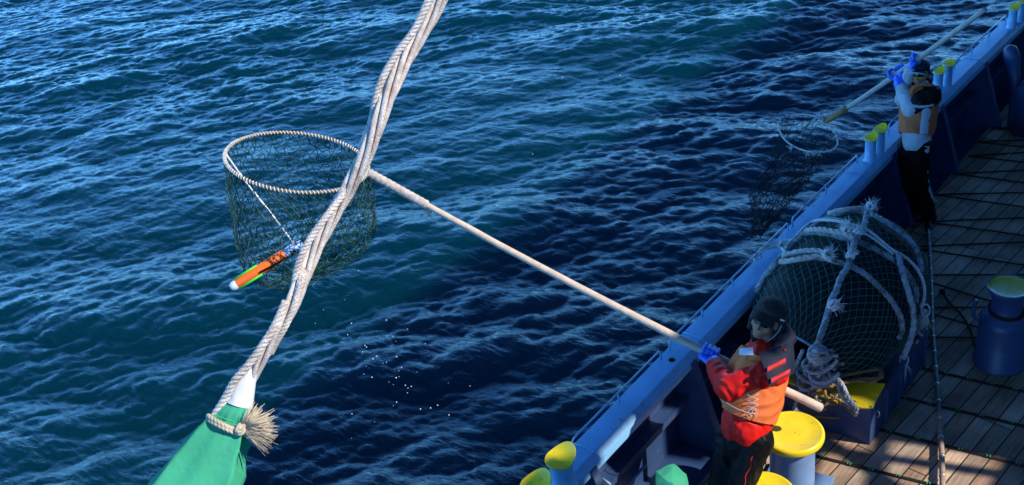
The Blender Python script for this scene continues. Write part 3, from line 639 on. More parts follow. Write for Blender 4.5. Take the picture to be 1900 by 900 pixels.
# grey rope heap and brown rope on the cradle lip
DL = 7.18
def onlip(px, py, z): return atz(px, py, z)
mb = MB(); g = np.random.default_rng(5)
for k in range(9):
    cx, cy = 1512 + g.uniform(-22, 22), 680 + g.uniform(-18, 26); c = aty(cx, cy, 6.30 + g.uniform(-.05, .05)); ax = Vector((g.uniform(-.5, .5), -.5 + g.uniform(-.4, .2), 1)).normalized(); u = ax.orthogonal().normalized(); v = ax.cross(u); R1 = g.uniform(.07, .14); R2 = g.uniform(.04, .08); ph = g.uniform(0, 6)
    laid(mb, [c + u * R1 * math.cos(a) + v * R2 * math.sin(a) + ax * .025 * math.sin(2 * a + ph) for a in np.linspace(0, g.uniform(4.5, 6.2), 36)], .016, 3)
knot(mb, aty(1518, 658, 6.28), .065, .022, 6, 31)
for pts in ([(1535, 690), (1555, 715), (1562, 735), (1590, 768)], [(1545, 695), (1562, 712), (1575, 738), (1592, 762)], [(1500, 690), (1487, 715), (1478, 745), (1472, 762)], [(1510, 640), (1500, 665), (1520, 690), (1545, 712)], [(1490, 650), (1470, 690), (1450, 700), (1425, 690)], [(1480, 700), (1500, 720), (1520, 745), (1535, 750)]):
    laid(mb, catmull([aty(x, y, 6.32 + .02 * math.sin(i * 2.0)) for i, (x, y) in enumerate(pts)], 8), .018, 3)
tuft(mb, aty(1478, 760, 6.32), (-.3, -.5, -.8), .09, .4, 30, .003)
tag(mb.build('rope_heap', m_ropegrey), 'heap of grey-white rope coils piled in front of the fender opening', 'rope')
mb = MB()
for pts, z in (([(1490, 722), (1530, 705), (1570, 690), (1610, 684), (1632, 684), (1636, 700), (1600, 703), (1560, 710), (1520, 726)], .50), ([(1500, 705), (1545, 700), (1590, 692), (1628, 686), (1634, 692), (1622, 708), (1590, 707), (1550, 714), (1500, 730)], .53), ([(1480, 690), (1520, 722), (1560, 745), (1588, 772)], .44), ([(1500, 735), (1530, 748), (1560, 748)], .42), ([(1470, 728), (1500, 742), (1530, 760), (1525, 745)], .43), ([(1540, 700), (1556, 712), (1552, 735), (1535, 742), (1530, 720)], .52), ([(1465, 700), (1485, 715), (1510, 712), (1545, 718)], .54)):
    laid(mb, catmull([atz(x, y, z + .012 * math.sin(i * 1.7)) for i, (x, y) in enumerate(pts)], 8), .014, 3)
laid(mb, catmull([atz(1488, 770, .18), atz(1540, 775, .17), atz(1592, 772, .19)], 8), .010, 3); knot(mb, atz(1592, 770, .19), .02, .008, 3, 4)
tag(mb.build('brown_rope', m_ropebrown), 'brown laid rope looped over the yellow saddle lip', 'rope')

# ================================================================== DIP NETS
def netbag(mb, C, u, v, Rx, Ry, pos, NA, NR, r, kr=None, jitter=.01):
    nodes = {}
    for j in range(NR + 1):
        for i in range(NA):
            th = 2 * math.pi * (i + .5 * (j % 2)) / NA; p = pos(th, j / NR)
            p = p + Vector(rng.normal(0, jitter * (0.2 if j == 0 else 1), 3)); nodes[i, j] = p
    for j in range(NR):
        for i in range(NA):
            a = nodes[i, j]; prs = (i, (i + 1) % NA) if j % 2 else ((i - 1) % NA, i)
            for i2 in prs:
                b_ = nodes[i2, j + 1]; m_ = (a + b_) / 2 + Vector(rng.normal(0, jitter * .35, 3)); mb.tube([a, m_, b_], r, 3, cap=False)
            if kr: mb.ball(a, kr, 4)
def ell(t):
    ph = math.radians(5.5); return (551 + 135 * math.cos(t) * math.cos(ph) - 54 * math.sin(t) * math.sin(ph), 300 + 135 * math.cos(t) * math.sin(ph) + 54 * math.sin(t) * math.cos(ph))
HC = atd(551, 297, 8.35); EP = [ell(t) for t in np.linspace(0, 2 * math.pi, 24, endpoint=False)]
_W = np.array([ray(*e) for e in EP]); _c = np.array(HC - CAM); best = None
for tx in np.arange(-.7, .71, .02):
    for ty in np.arange(-.7, .71, .02):
        n_ = np.array([tx, ty, 1.0]); tt = (_c @ n_) / (_W @ n_); Pq = _W * tt[:, None]; c0 = Pq.mean(0); d_ = np.linalg.norm(Pq - c0, axis=1); e = d_.std() / d_.mean()
        if (tt > 0).all() and (best is None or e < best[0]): best = (e, tx, ty, d_.mean())
hn = Vector((best[1], best[2], 1.0)); print('hoop fit', best)
def hpl(px, py): w = ray(px, py); return CAM + w * ((HC - CAM).dot(hn) / w.dot(hn))
hn.normalize()
_hp = [hpl(*ell(t)) for t in np.linspace(0, 2 * math.pi, 360, endpoint=False)]
HC = sum(_hp, Vector()) / 360; hr = sum((p - HC).length for p in _hp) / 360
HT = hpl(*ell(math.radians(8))); hu = (HC - HT).normalized(); hv = hn.cross(hu)
PB = atz(1523, 757, .92); PT = HT + (PB - HT).normalized() * .02
print('pole1', PB, PT, (PT - PB).length)
pd = (PT - PB).normalized()
dn = thing('dip_net', PT, 'dip net', 'dip net', None)
dn['label'] = 'big sunlit dip net with green mesh on the long pole of the man in red'
path = [PB + (PT - PB) * (i / 60) + Vector((0, 0, -.05 * math.sin(math.pi * i / 60) + .004 * noise.noise(Vector((i * .25, 0, 0))))) for i in range(61)]
prr = [.033 - .010 * i / 60 + .0015 * noise.noise(Vector((i * .5, 3, 0))) for i in range(61)]
mb = MB(); mb.tube([PB - pd * .012] + path, [.022] + prr, 16); mb.build('pole', m_wood, dn)
mb = MB()
k0 = 52
for i, tt in enumerate(np.linspace(0, 1, 46)):
    q = path[k0].lerp(path[60], tt); u_ = pd.orthogonal().normalized(); w_ = pd.cross(u_); rr = .031 + .002 * math.sin(i * 1.7)
    mb.tube([q + (u_ * math.cos(a) + w_ * math.sin(a)) * rr + pd * .010 * a / 6.28 for a in np.linspace(0, 6.28, 14)], .006, 5)
tuft(mb, path[k0] + Vector((0, 0, -.03)), (0, -.1, -1), .07, .2, 14, .004)
mb.build('rope_binding', m_rope, dn)
def hp(a, k=1.0): return HC + hu * hr * math.cos(a) * k + hv * hr * math.sin(a) * k
print('hoop', HC, hr, HT)
rim = [hp(a) for a in np.linspace(0, 2 * math.pi, 90)]
mb = MB(); mb.tube(rim, .0095, 8); mb.build('hoop', m_ropebrown, dn)
mb = MB(); q_ = []; nT = 120
for i in range(nT * 8 + 1):
    f_ = i / (nT * 8) * (len(rim) - 1); k = min(int(f_), len(rim) - 2); p = rim[k].lerp(rim[k + 1], f_ - k); t_ = (rim[k + 1] - rim[k]).normalized(); a = hn; b_ = t_.cross(a); x = 2 * math.pi * i / 8
    q_.append(p + (a * math.cos(x) + b_ * math.sin(x)) * (.0118 + .002 * noise.noise(Vector((i * .02, 5, 0)))))
mb.tube(q_, .0045, 5); mb.build('whipping', m_whitecord, dn)
UPv = Vector((0, 0, 1))
def bag1(th, s_):
    # depth of the side wall: deep on the far (left) side, shallower at the pole
    dl = .80 + .22 * math.cos(th)
    if s_ < .72:
        k = 1.0 + .07 * math.sin(s_ / .72 * math.pi * .8); z = dl * (s_ / .72)
        c = hp(th, k) - RIGHT * .10 * (s_ / .72) + Vector((0, 0, -z))
        c += hv * .015 * math.sin(th * 7 + s_ * 4) * s_; return c
    q = (s_ - .72) / .28; k = math.cos(q * math.pi / 2) ** .8 if q < 1 else 0.02; k = max(k * 1.04, .02)
    zc = .98; z = dl + (zc - dl) * (1 - k) + .12 * math.sin(min(1, q) * math.pi / 2) * (1 - abs(0))
    return hp(th, k) + hu * hr * .12 * (1 - k) - RIGHT * .10 + Vector((0, 0, -z))
mb = MB(); netbag(mb, HC, hu, hv, hr, hr, bag1, 46, 22, .0038, .0080, .012)
# hanging hitches from rim
for i in range(46):
    a = 2 * math.pi * i / 46; p = hp(a); mb.tube([p + Vector((0, 0, .012)), p + Vector((0, 0, -.03)), p + Vector((rng.normal(0, .006), rng.normal(0, .006), -.075))], [.007, .006, .003], 4)
mb.build('mesh_bag', m_net, dn)
# loose folds of net inside
mb = MB()
for k in range(7):
    x0 = 520 + k * 6; mb.tube(catmull([hp(math.radians(70 + k * 6), .96) + Vector((0, 0, -.05)), hp(math.radians(80 + k * 5), .6) + Vector((0, 0, -.35)), hp(math.radians(60 + 20 * k), .2) + Vector((0, 0, -.75))], 6), .003, 4)
mb.build('net_fold', m_net, dn)
# white cord from far end of hoop to the tube
dh = proj(HC)[2]; A = hp(math.radians(8)); T1 = atd(550, 458, dh - .10); T0 = atd(434, 531, dh - .13)
mb = MB(); pts = resample(catmull([A, A.lerp(T1, .3) + Vector((0, 0, -.02)), A.lerp(T1, .65), T1], 10), .012)
for i, p in enumerate(pts[:-1]): mb.tube([p, pts[i + 1]], .0065 + .0035 * abs(noise.noise(Vector((i * .6, 1, 0)))) * 2, 6)
mb.build('bridle_cord', m_whitecord, dn)
# float tube
ft = thing('float_tube', T0, 'bright orange tube with green tape and white end lying in the sunlit dip net', 'float'); td = (T1 - T0).normalized(); TL = (T1 - T0).length
R = td.to_track_quat('Z', 'Y').to_matrix()
mb = MB(); mb.lathe(T0, [(.039, .03), (.042, .035), (.042, TL - .10), (.039, TL - .095)], 28, R); mb.build('orange_sleeve', m_fluo, ft)
mb = MB(); mb.lathe(T0, [(.001, -.03), (.02, -.028), (.033, -.015), (.039, .005), (.040, .032)], 28, R, cap=False); mb.build('end_cap', m_whitepl, ft)
mb = MB(); mb.lathe(T0, [(.0425, TL - .098), (.044, TL - .09), (.044, TL - .03), (.035, TL - .015), (.03, TL + .05), (.001, TL + .055)], 28, R); mb.build('neck', m_bluepl, ft)
mb = MB(); side = (FWD.cross(td)).normalized()
for s_ in (-1, 1): mb.box(T0 + td * .13 + side * s_ * .040 - FWD * .012, (.016, .03, .21), Matrix((side, td.cross(side), td)).transposed(), .003)
mb.build('green_tape', m_fluogreen, ft)
mb = MB(); mb.tube([T0 + td * (TL - .33) + side * .02 - FWD * .045, T0 + td * (TL - .2) + side * .03 - FWD * .05, T0 + td * (TL - .04) + side * .035 - FWD * .04], .007, 5); knot(mb, T0 + td * (TL - .03) + side * .03 - FWD * .04, .02, .007, 3, 2); mb.build('black_cord', m_black, ft)

# second dip net
P2T = atz(1531, 227, .80); P2E = atz(1828, 17, 2.35); print('pole2', P2T, P2E, (P2T - P2E).length)
dn2 = thing('dip_net', P2T, 'shaded dip net with drooping black mesh, held low by the man in dark cap', 'dip net')
mb = MB(); p2 = [P2T.lerp(P2E, i / 30) + Vector((0, 0, -.03 * math.sin(math.pi * i / 30))) for i in range(31)]; k = 5
mb.tube(p2[k:], [.0265 - .0035 * abs((i % 6) - 3) / 3 * .4 for i in range(31 - k)], 14); mb.build('pole', m_wood2, dn2)
mb = MB(); mb.tube(p2[:k + 1], [.022, .03, .031, .031, .03, .028], 14); laid(mb, [p2[0] + Vector((.02 * math.cos(a), .02 * math.sin(a), .003 * a)) for a in np.linspace(0, 20, 60)], .008, 3); mb.build('rope_binding', m_ropebrown, dn2)
d2 = proj(P2T)[2]
c2 = [(1531, 228), (1512, 216), (1490, 212.5), (1465, 214), (1448, 223), (1445, 238), (1455, 257), (1472, 271), (1495, 280), (1520, 282), (1543, 279), (1554, 268), (1552, 252), (1543, 239), (1532, 229)]
# the hoop is a tilted circle: place its points on a plane through the pole end
pn = (Vector((0, 0, 1)) * .97 + Vector((.10, -.2, 0))).normalized()
def onplane(px, py): w = ray(px, py); tt = (P2T - CAM).dot(pn) / w.dot(pn); return CAM + w * tt
hoop2 = catmull([onplane(*c) for c in c2], 6)
mb = MB(); laid(mb, hoop2, .0105, 3, pitch=.05, n=5, rfac=.6)
for c in ((1500, 281), (1510, 283), (1520, 282), (1468, 272)): tuft(mb, onplane(*c), (0, -.5, -.3), .06, .6, 16, .003)
mb.build('hoop', m_whitecord, dn2)
cen = sum((onplane(*c) for c in c2[:-1]), Vector()) / (len(c2) - 1)
ct = [cen, atd(1470, 310, d2 + .05), atd(1440, 352, d2 + .05), atd(1424, 395, d2 + .05), atd(1402, 436, d2 + .05)]
cl = catmull(ct, 10); ws = [0, .06, .13, .10, .03]
def bag2(th, s_):
    n_ = len(cl) - 1; f = s_ * n_; i = min(int(f), n_ - 1); c = cl[i].lerp(cl[i + 1], f - i)
    rimp = hoop2[int((th / (2 * math.pi) % 1) * (len(hoop2) - 1))]; off0 = rimp - cen
    k = min(1, s_ / .38); rad = np.interp(s_, [0, .25, .5, .75, .88, 1], [.30, .29, .26, .17, .09, .05])
    rnd = (RIGHT * math.cos(th + 2.4) + FWD * math.sin(th + 2.4) * .7 + DOWN * .15 * math.cos(th)) * rad
    return c + off0 * (1 - k) + rnd * k + Vector((0, 0, .03 * math.sin(th * 5 + s_ * 9)))
mb = MB(); netbag(mb, None, None, None, 0, 0, bag2, 36, 26, .0027, None, .014); mb.build('mesh_bag', m_netblack, dn2)
mb = MB(); tuft(mb, atd(1417, 266, d2), (.3, 0, .6), .07, .5, 12, .003)

# ================================================================== PEOPLE
def hand(name, C, axis, toward, r, m, parent, thumb=1, wrist=None, k=1.0):
    """a gloved hand closed round a pole: C on the pole axis, toward = radial direction of the palm"""
    a = Vector(axis).normalized(); u = Vector(toward); u = (u - a * u.dot(a)).normalized(); t = a.cross(u) * thumb; parts = []
    wr = Vector(wrist) if wrist is not None else C + u * (r + .02) - t * .10
    def q(ang, rad, s_): return C + a * s_ + (u * math.cos(ang) + t * math.sin(ang)) * rad
    for i, (s_, l, fr) in enumerate(((-.036 * k, .9, .0115), (-.012 * k, 1.0, .0125), (.012 * k, 1.03, .0125), (.036 * k, .98, .012))):
        R0 = r + .016 * k; base = q(-.35, r + .028 * k, s_)
        parts.append((wr.lerp(base, .35), .024 * k, base, .0165 * k))
        ch = [base, q(.75 * l, R0 + .010, s_ * 1.02), q(1.9 * l, R0 + .003, s_ * 1.0), q(3.0 * l, R0, s_ * .97)]
        for j in range(3): parts.append((ch[j], fr * k * (1.12 - .08 * j), ch[j + 1], fr * k * (1.04 - .08 * j)))
    tb = wr.lerp(q(-.5, r + .02, .03), .45); th = [tb, q(-1.0, r + .024 * k, .056 * k), q(-1.9, r + .018 * k, .060 * k), q(-2.7, r + .015 * k, .050 * k)]
    for j in range(3): parts.append((th[j], .018 * k * (1 - .1 * j), th[j + 1], .016 * k * (1 - .1 * j)))
    parts.append((wr, .033 * k, wr.lerp(C, .4), .028 * k))
    return blob(name, parts, m, parent, voxel=.0055, smooth=2)

def head_parts(c, fwd, up, s_=1.0):
    f = Vector(fwd).normalized(); u = Vector(up); u = (u - f * u.dot(f)).normalized(); l = u.cross(f)
    R = Matrix((l, f, u)).transposed()
    P = lambda x, y, z: Vector(c) + (l * x + f * y + u * z) * s_
    E = lambda x, y, z, rx, ry, rz: (P(x, y, z), (rx * s_, ry * s_, rz * s_), R)
    parts = [E(0, -.012, .035, .077, .097, .088), E(0, .03, -.02, .062, .062, .075), E(0, .05, -.075, .038, .038, .032), E(0, .025, -.06, .052, .05, .045),
             (P(0, .088, .018), .010 * s_, P(0, .104, -.018), .0145 * s_), (P(-.012, .09, -.02), .009 * s_, P(.012, .09, -.02), .009 * s_),
             (P(-.05, .068, .028), .014 * s_, P(.05, .068, .028), .014 * s_), (P(-.018, .084, -.048), .008 * s_, P(.018, .084, -.048), .008 * s_), (P(-.015, .082, -.058), .009 * s_, P(.015, .082, -.058), .009 * s_),
             E(-.045, .058, -.015, .024, .02, .024), E(.045, .058, -.015, .024, .02, .024), E(-.078, -.005, .0, .010, .018, .03), E(.078, -.005, .0, .010, .018, .03)]
    return parts, P, R

def man_in_red():
    B = lambda x, y, d: atd(x, y, d)
    T = 7.60
    pel, wai, che, nec = B(1384, 800, T + .02), B(1396, 752, T), B(1412, 698, T - .02), B(1418, 648, T - .02)
    hc = B(1421, 597, T - .06)
    shL, elL = B(1437, 688, T - .20), B(1352, 722, T - .12)
    # left glove on the pole
    ppt = lambda px: min(path, key=lambda p: abs(proj(p)[0] - px))
    gl = ppt(1322); gr_ = ppt(1372)
    wrL = gl + (B(1326, 690, T + .05) - gl).normalized() * .12
    wrL = B(1328, 680, T + .14)
    shR, elR, wrR = B(1392, 664, T + .20), B(1372, 722, T + .36), gr_ + Vector((.02, .02, -.11))
    hipL, kneL, ankL, toeL = B(1402, 815, T - .07), B(1372, 905, T - .02), B(1385, 985, T + .20), None
    hipR, kneR, ankR = B(1362, 808, T + .12), B(1340, 900, T + .10), B(1345, 965, T + .32)
    for nm, q in (('pel', pel), ('head', hc), ('ankL', ankL), ('ankR', ankR), ('gl', gl)): print(nm, [round(c, 2) for c in q])
    ankL.z = .10; ankR.z = .10
    fdir = -RIGHT * .62 - FWD * .72 + DOWN * .20          # face: towards the left of the picture, down to the water, a little to the camera
    up = -DOWN * .87 + RIGHT * .42 - FWD * .12
    hp_, P, R = head_parts(hc, fdir, up, 1.10)
    skin = hp_ + [(nec, .06, hc + Vector((0, 0, -.03)), .055), (nec, .08, che, .13), (che, .14, wai, .12), (wai, .12, pel, .13)]
    for a_, e_, w_ in ((shL, elL, wrL), (shR, elR, wrR)): skin += [(che.lerp(a_, .6), .07, a_, .06), (a_, .052, e_, .042), (e_, .042, w_, .03)]
    for h_, k_, f_ in ((hipL, kneL, ankL), (hipR, kneR, ankR)): skin += [(pel.lerp(h_, .4), .1, h_, .09), (h_, .085, k_, .058), (k_, .055, f_, .04), (f_, .04, f_ + Vector((-.10, -.09, -.05)), .03)]
    body = blob('person', skin, m_skin, None, voxel=.0075, smooth=2)
    tag(body, 'man in red jacket and orange life vest with sunglasses holding a long pole', 'person')
    # trousers
    tr = [(pel, .16, B(1382, 822, T), .15)]
    for h_, k_, f_ in ((hipL, kneL, ankL), (hipR, kneR, ankR)): tr += [(pel, .14, h_, .125), (h_, .122, k_, .095), (k_, .095, f_, .082)]
    blob('trousers', tr, m_black, body, voxel=.012, smooth=3, wr=.011, wscale=10, wdir=(1, 1, .8))
    mb = MB(); pts = [hipL.lerp(kneL, t_) for t_ in np.linspace(.06, 1.0, 14)]
    off = -FWD * .118 - RIGHT * .01
    mb.tube(catmull([p + off * (1 - .12 * i / 14) + RIGHT * .008 * math.sin(i * 1.3) for i, p in enumerate(pts)], 3), .004, 5); mb.build('red_piping', m_redtrim, body)
    for f_ in (ankL, ankR):
        d = Vector((-.75, -.66, 0)).normalized(); heel = f_ - d * .05; heel.z = .055
        blob('boot', [(f_ + Vector((0, 0, .08)), .07, Vector((f_.x, f_.y, .07)), .06), (heel, .05, heel + d * .22, .042), (heel + d * .05 + Vector((0, 0, .03)), .05, heel + d * .15, .05)], m_rubber, body, voxel=.012, smooth=2, cut=[((0, 0, .003), (0, 0, -1))])
    # jacket: torso, collar and sleeves in one skin
    hemL, hemR = B(1384, 792, T), B(1382, 806, T)
    tors = [(B(1384, 788, T - .05), .168, B(1400, 742, T - .06), .172), (B(1384, 788, T + .07), .160, B(1400, 742, T + .08), .165), (B(1400, 742, T - .06), .172, B(1413, 695, T - .06), .165), (B(1400, 742, T + .08), .165, B(1410, 695, T + .08), .155), (B(1413, 695, T - .06), .165, B(1420, 668, T - .08), .12), (B(1410, 695, T + .08), .155, B(1405, 662, T + .10), .11), (B(1416, 662, T), .12, B(1414, 640, T - .02), .080)]
    tors += [(B(1386, 694, T + .10), .125, B(1390, 668, T + .14), .095), (B(1372, 730, T + .05), .12, B(1384, 694, T + .10), .125)]
    arms = [(shL, .098, shL.lerp(elL, .5), .102), (shL.lerp(elL, .5), .102, elL, .088), (elL, .086, elL.lerp(wrL, .6), .074), (elL.lerp(wrL, .6), .074, wrL, .064), (shR, .085, elR, .07), (elR, .07, wrR, .05), (che, .12, shL, .085), (che, .12, shR, .085)]
    ax = (pel - che).normalized()
    blob('jacket', tors + arms, m_red, body, voxel=.010, smooth=4, wr=.012, wscale=9, cut=[(B(1378, 815, T) + ax * .0, ax)])
    # collar
    mb = MB()
    upn = (hc - nec).normalized(); u = upn.orthogonal().normalized(); w = upn.cross(u); rows = []
    for k_, (rr, h_) in enumerate(((.105, -.005), (.100, .03), (.092, .055), (.086, .05), (.085, 0))):
        rows.append([nec + upn * (h_ + .006 * math.sin(a * 3)) + (u * math.cos(a) + w * math.sin(a)) * rr for a in np.linspace(0, 2 * math.pi, 40, endpoint=False)])
    mb.grid(rows, True); mb.build('collar', m_red, body)
    # vest: offset torso cut at waist and neck
    cu = (che - wai).normalized()
    vt = [(p0, r0 + .022, p1, r1 + .022) for p0, r0, p1, r1 in tors[:6] + tors[7:]]
    ve = blob('life_vest', vt, m_orange, body, voxel=.011, smooth=4, wr=.009, wscale=8, cut=[(B(1396, 768, T), -cu), (B(1416, 655, T), cu)])
    # sleeve cap over the vest's armhole
    # laces on the side of the vest
    mb = MB(); s0 = B(1397, 742, T - .28)
    L_ = lambda x, y: B(x, y, T - .268)
    for i in range(3):
        y = 732 + i * 10; mb.tube([L_(1386, y), L_(1396, y + 5), L_(1408, y + 9)], .003, 5); mb.tube([L_(1408, y - 2), L_(1397, y + 4), L_(1385, y + 9)], .003, 5)
    mb.tube(catmull([L_(1395, 758), L_(1386, 766), L_(1389, 775), L_(1396, 768), L_(1397, 757), L_(1404, 766), L_(1402, 777)], 5), .003, 5)
    mb.build('lacing', m_laceg, ve)
    mb = MB(); mb.tube(catmull([B(1340, 742, T - .12), B(1362, 756, T - .235), B(1385, 765, T - .272), B(1402, 768, T - .275)], 6), .004, 5); mb.build('draw_cord', m_laceg, ve)
    mb = MB(); vn = (-FWD * .8 - RIGHT * .5 - DOWN * .3).normalized(); lc = B(1386, 655, T - .20)
    patch(mb, [B(1372, 646, T - .17), B(1397, 645, T - .22), B(1398, 659, T - .235), B(1371, 658, T - .20)], .004); mb.build('white_label', m_label, ve)
    
    # black shoulder flap with red bands
    F = [B(1408, 652, T - .255), B(1447, 636, T - .20), B(1474, 640, T - .06), B(1474, 692, T - .10), B(1446, 700, T - .285), B(1428, 712, T - .315)]
    mb = MB(); flap = [[B(1407, 654, T - .245), B(1430, 646, T - .235), B(1455, 638, T - .16), B(1470, 636, T - .05)], [B(1413, 674, T - .30), B(1435, 666, T - .30), B(1458, 658, T - .235), B(1472, 656, T - .09)], [B(1420, 694, T - .325), B(1438, 686, T - .325), B(1461, 676, T - .255), B(1473, 674, T - .11)], [B(1426, 716, T - .33), B(1445, 705, T - .33), B(1464, 694, T - .26), B(1472, 690, T - .13)]]
    flap = [[p - FWD * .03 for p in r] for r in flap]
    fn = -FWD
    mb.grid(flap); mb.grid([[p - fn * .012 for p in r] for r in flap][::-1]); 
    for e in ([r[0] for r in flap], [r[-1] for r in flap], flap[0], flap[-1]): mb.grid([e, [p - fn * .012 for p in e]])
    sub = mb.build('shoulder_flap', m_navy, body)
    mb = MB()
    for a_, b_ in (((1424, 685), (1458, 668)), ((1431, 706), (1466, 688))):
        patch(mb, [B(a_[0], a_[1] - 4, T - .375), B(b_[0], b_[1] - 4, T - .315), B(b_[0], b_[1] + 5, T - .325), B(a_[0], a_[1] + 5, T - .385)], .004)
    for x, y in ((1451, 642), (1456, 650)): mb.ball(B(x, y, T - .245), .010, 8)
    mb.build('red_band', m_redtrim, sub)
    # padded dark collar of the vest behind the head
    blob('padded_collar', [(B(1448, 645, T - .08), .055, B(1464, 628, T + .0), .055), (B(1464, 628, T), .055, B(1452, 610, T + .07), .055), (B(1448, 645, T - .08), .055, B(1428, 648, T - .13), .03)], m_navy, body, voxel=.009, smooth=4)
    blob('neck_warmer', [(P(0, .0, -.10), .075, P(0, -.03, -.07), .08), (P(0, .05, -.115), .035, P(0, -.03, -.12), .08)], m_black, body, voxel=.008, smooth=3, wr=.004, wscale=20)
    # winter cap with peak and ear flaps
    E = lambda x, y, z, rx, ry, rz: (P(x, y, z), (rx, ry, rz), R)
    hat = blob('winter_cap', [E(0, -.030, .082, .106, .130, .090), E(0, -.065, .02, .098, .092, .105), (P(.092, -.03, .03), .030, P(.088, .0, -.085), .022), (P(-.092, -.03, .03), .030, P(-.088, .0, -.085), .022)], m_hat, body, voxel=.008, smooth=4, wr=.005, wscale=14)
    mb = MB(); rows = []
    for j in range(6):
        v = j / 5; rows.append([P(.085 * math.sin(a) * (1 - .08 * v), .075 + (.03 + .075 * v) * math.cos(a * .9) - .012, .088 - .022 * v - .030 * (a / 1.25) ** 2) for a in np.linspace(-1.25, 1.25, 18)])
    mb.grid(rows); mb.grid([[p - R @ Vector((0, 0, .008)) for p in r] for r in rows][::-1]); mb.grid([rows[-1], [p - R @ Vector((0, 0, .008)) for p in rows[-1]]]); mb.build('peak', m_hat, hat)
    mb = MB(); mb.tube([P(.102, .045, .085), P(.111, .020, .075), P(.114, .005, .070)], .006, 8); mb.build('buckle', m_buckle, hat)
    mb = MB(); mb.tube(catmull([P(.105, .0, .03), P(.10, .02, -.03), P(.07, .05, -.095), P(.03, .06, -.12)], 5), .004, 6); mb.build('chin_strap', m_laceg, hat)
    # sunglasses
    mb = MB(); rows = []
    for z_, k_ in ((.042, .98), (.030, 1.0), (.012, .99), (-.001, .96)):
        rows.append([P(.071 * math.sin(a) * k_, .012 + .089 * math.cos(a) * k_, z_ - (.0 if abs(a) > .12 else -.004)) for a in np.linspace(-1.35, 1.35, 24)])
    mb.grid(rows); mb.grid([[p - (R @ Vector((0, .006, 0))) for p in r] for r in rows][::-1]); mb.build('sunglasses', m_lens, body)
    # gloves
    pa = (path[1] - path[0]).normalized()
    g1 = hand('glove', gl, -pa, (wrL - gl), .030, m_glove, body, thumb=-1, wrist=wrL, k=1.32)
    blob('glove_cuff', [(wrL.lerp(gl, .25), .056, wrL.lerp(elL, .10), .066)], m_glove, g1, voxel=.009, smooth=2, wr=.003, wscale=25)
    hand('glove', gr_, pa, (wrR - gr_), .033, m_glove, body, thumb=1, wrist=wrR)
    return body

def patch(mb, q, th):
    q = [Vector(p) for p in q]; n = (q[1] - q[0]).cross(q[3] - q[0]).normalized()
    if n.dot(FWD) > 0: n = -n
    rows = [[q[0].lerp(q[1], s_).lerp(q[3].lerp(q[2], s_), t_) + n * (.010 * math.sin(math.pi * s_) * math.sin(math.pi * t_)) for s_ in np.linspace(0, 1, 6)] for t_ in np.linspace(0, 1, 6)]
    mb.grid(rows); mb.grid([[p - n * th for p in r] for r in rows][::-1])
    for e in ([r[0] for r in rows], [r[-1] for r in rows], rows[0], rows[-1]): mb.grid([e, [p - n * th for p in e]])

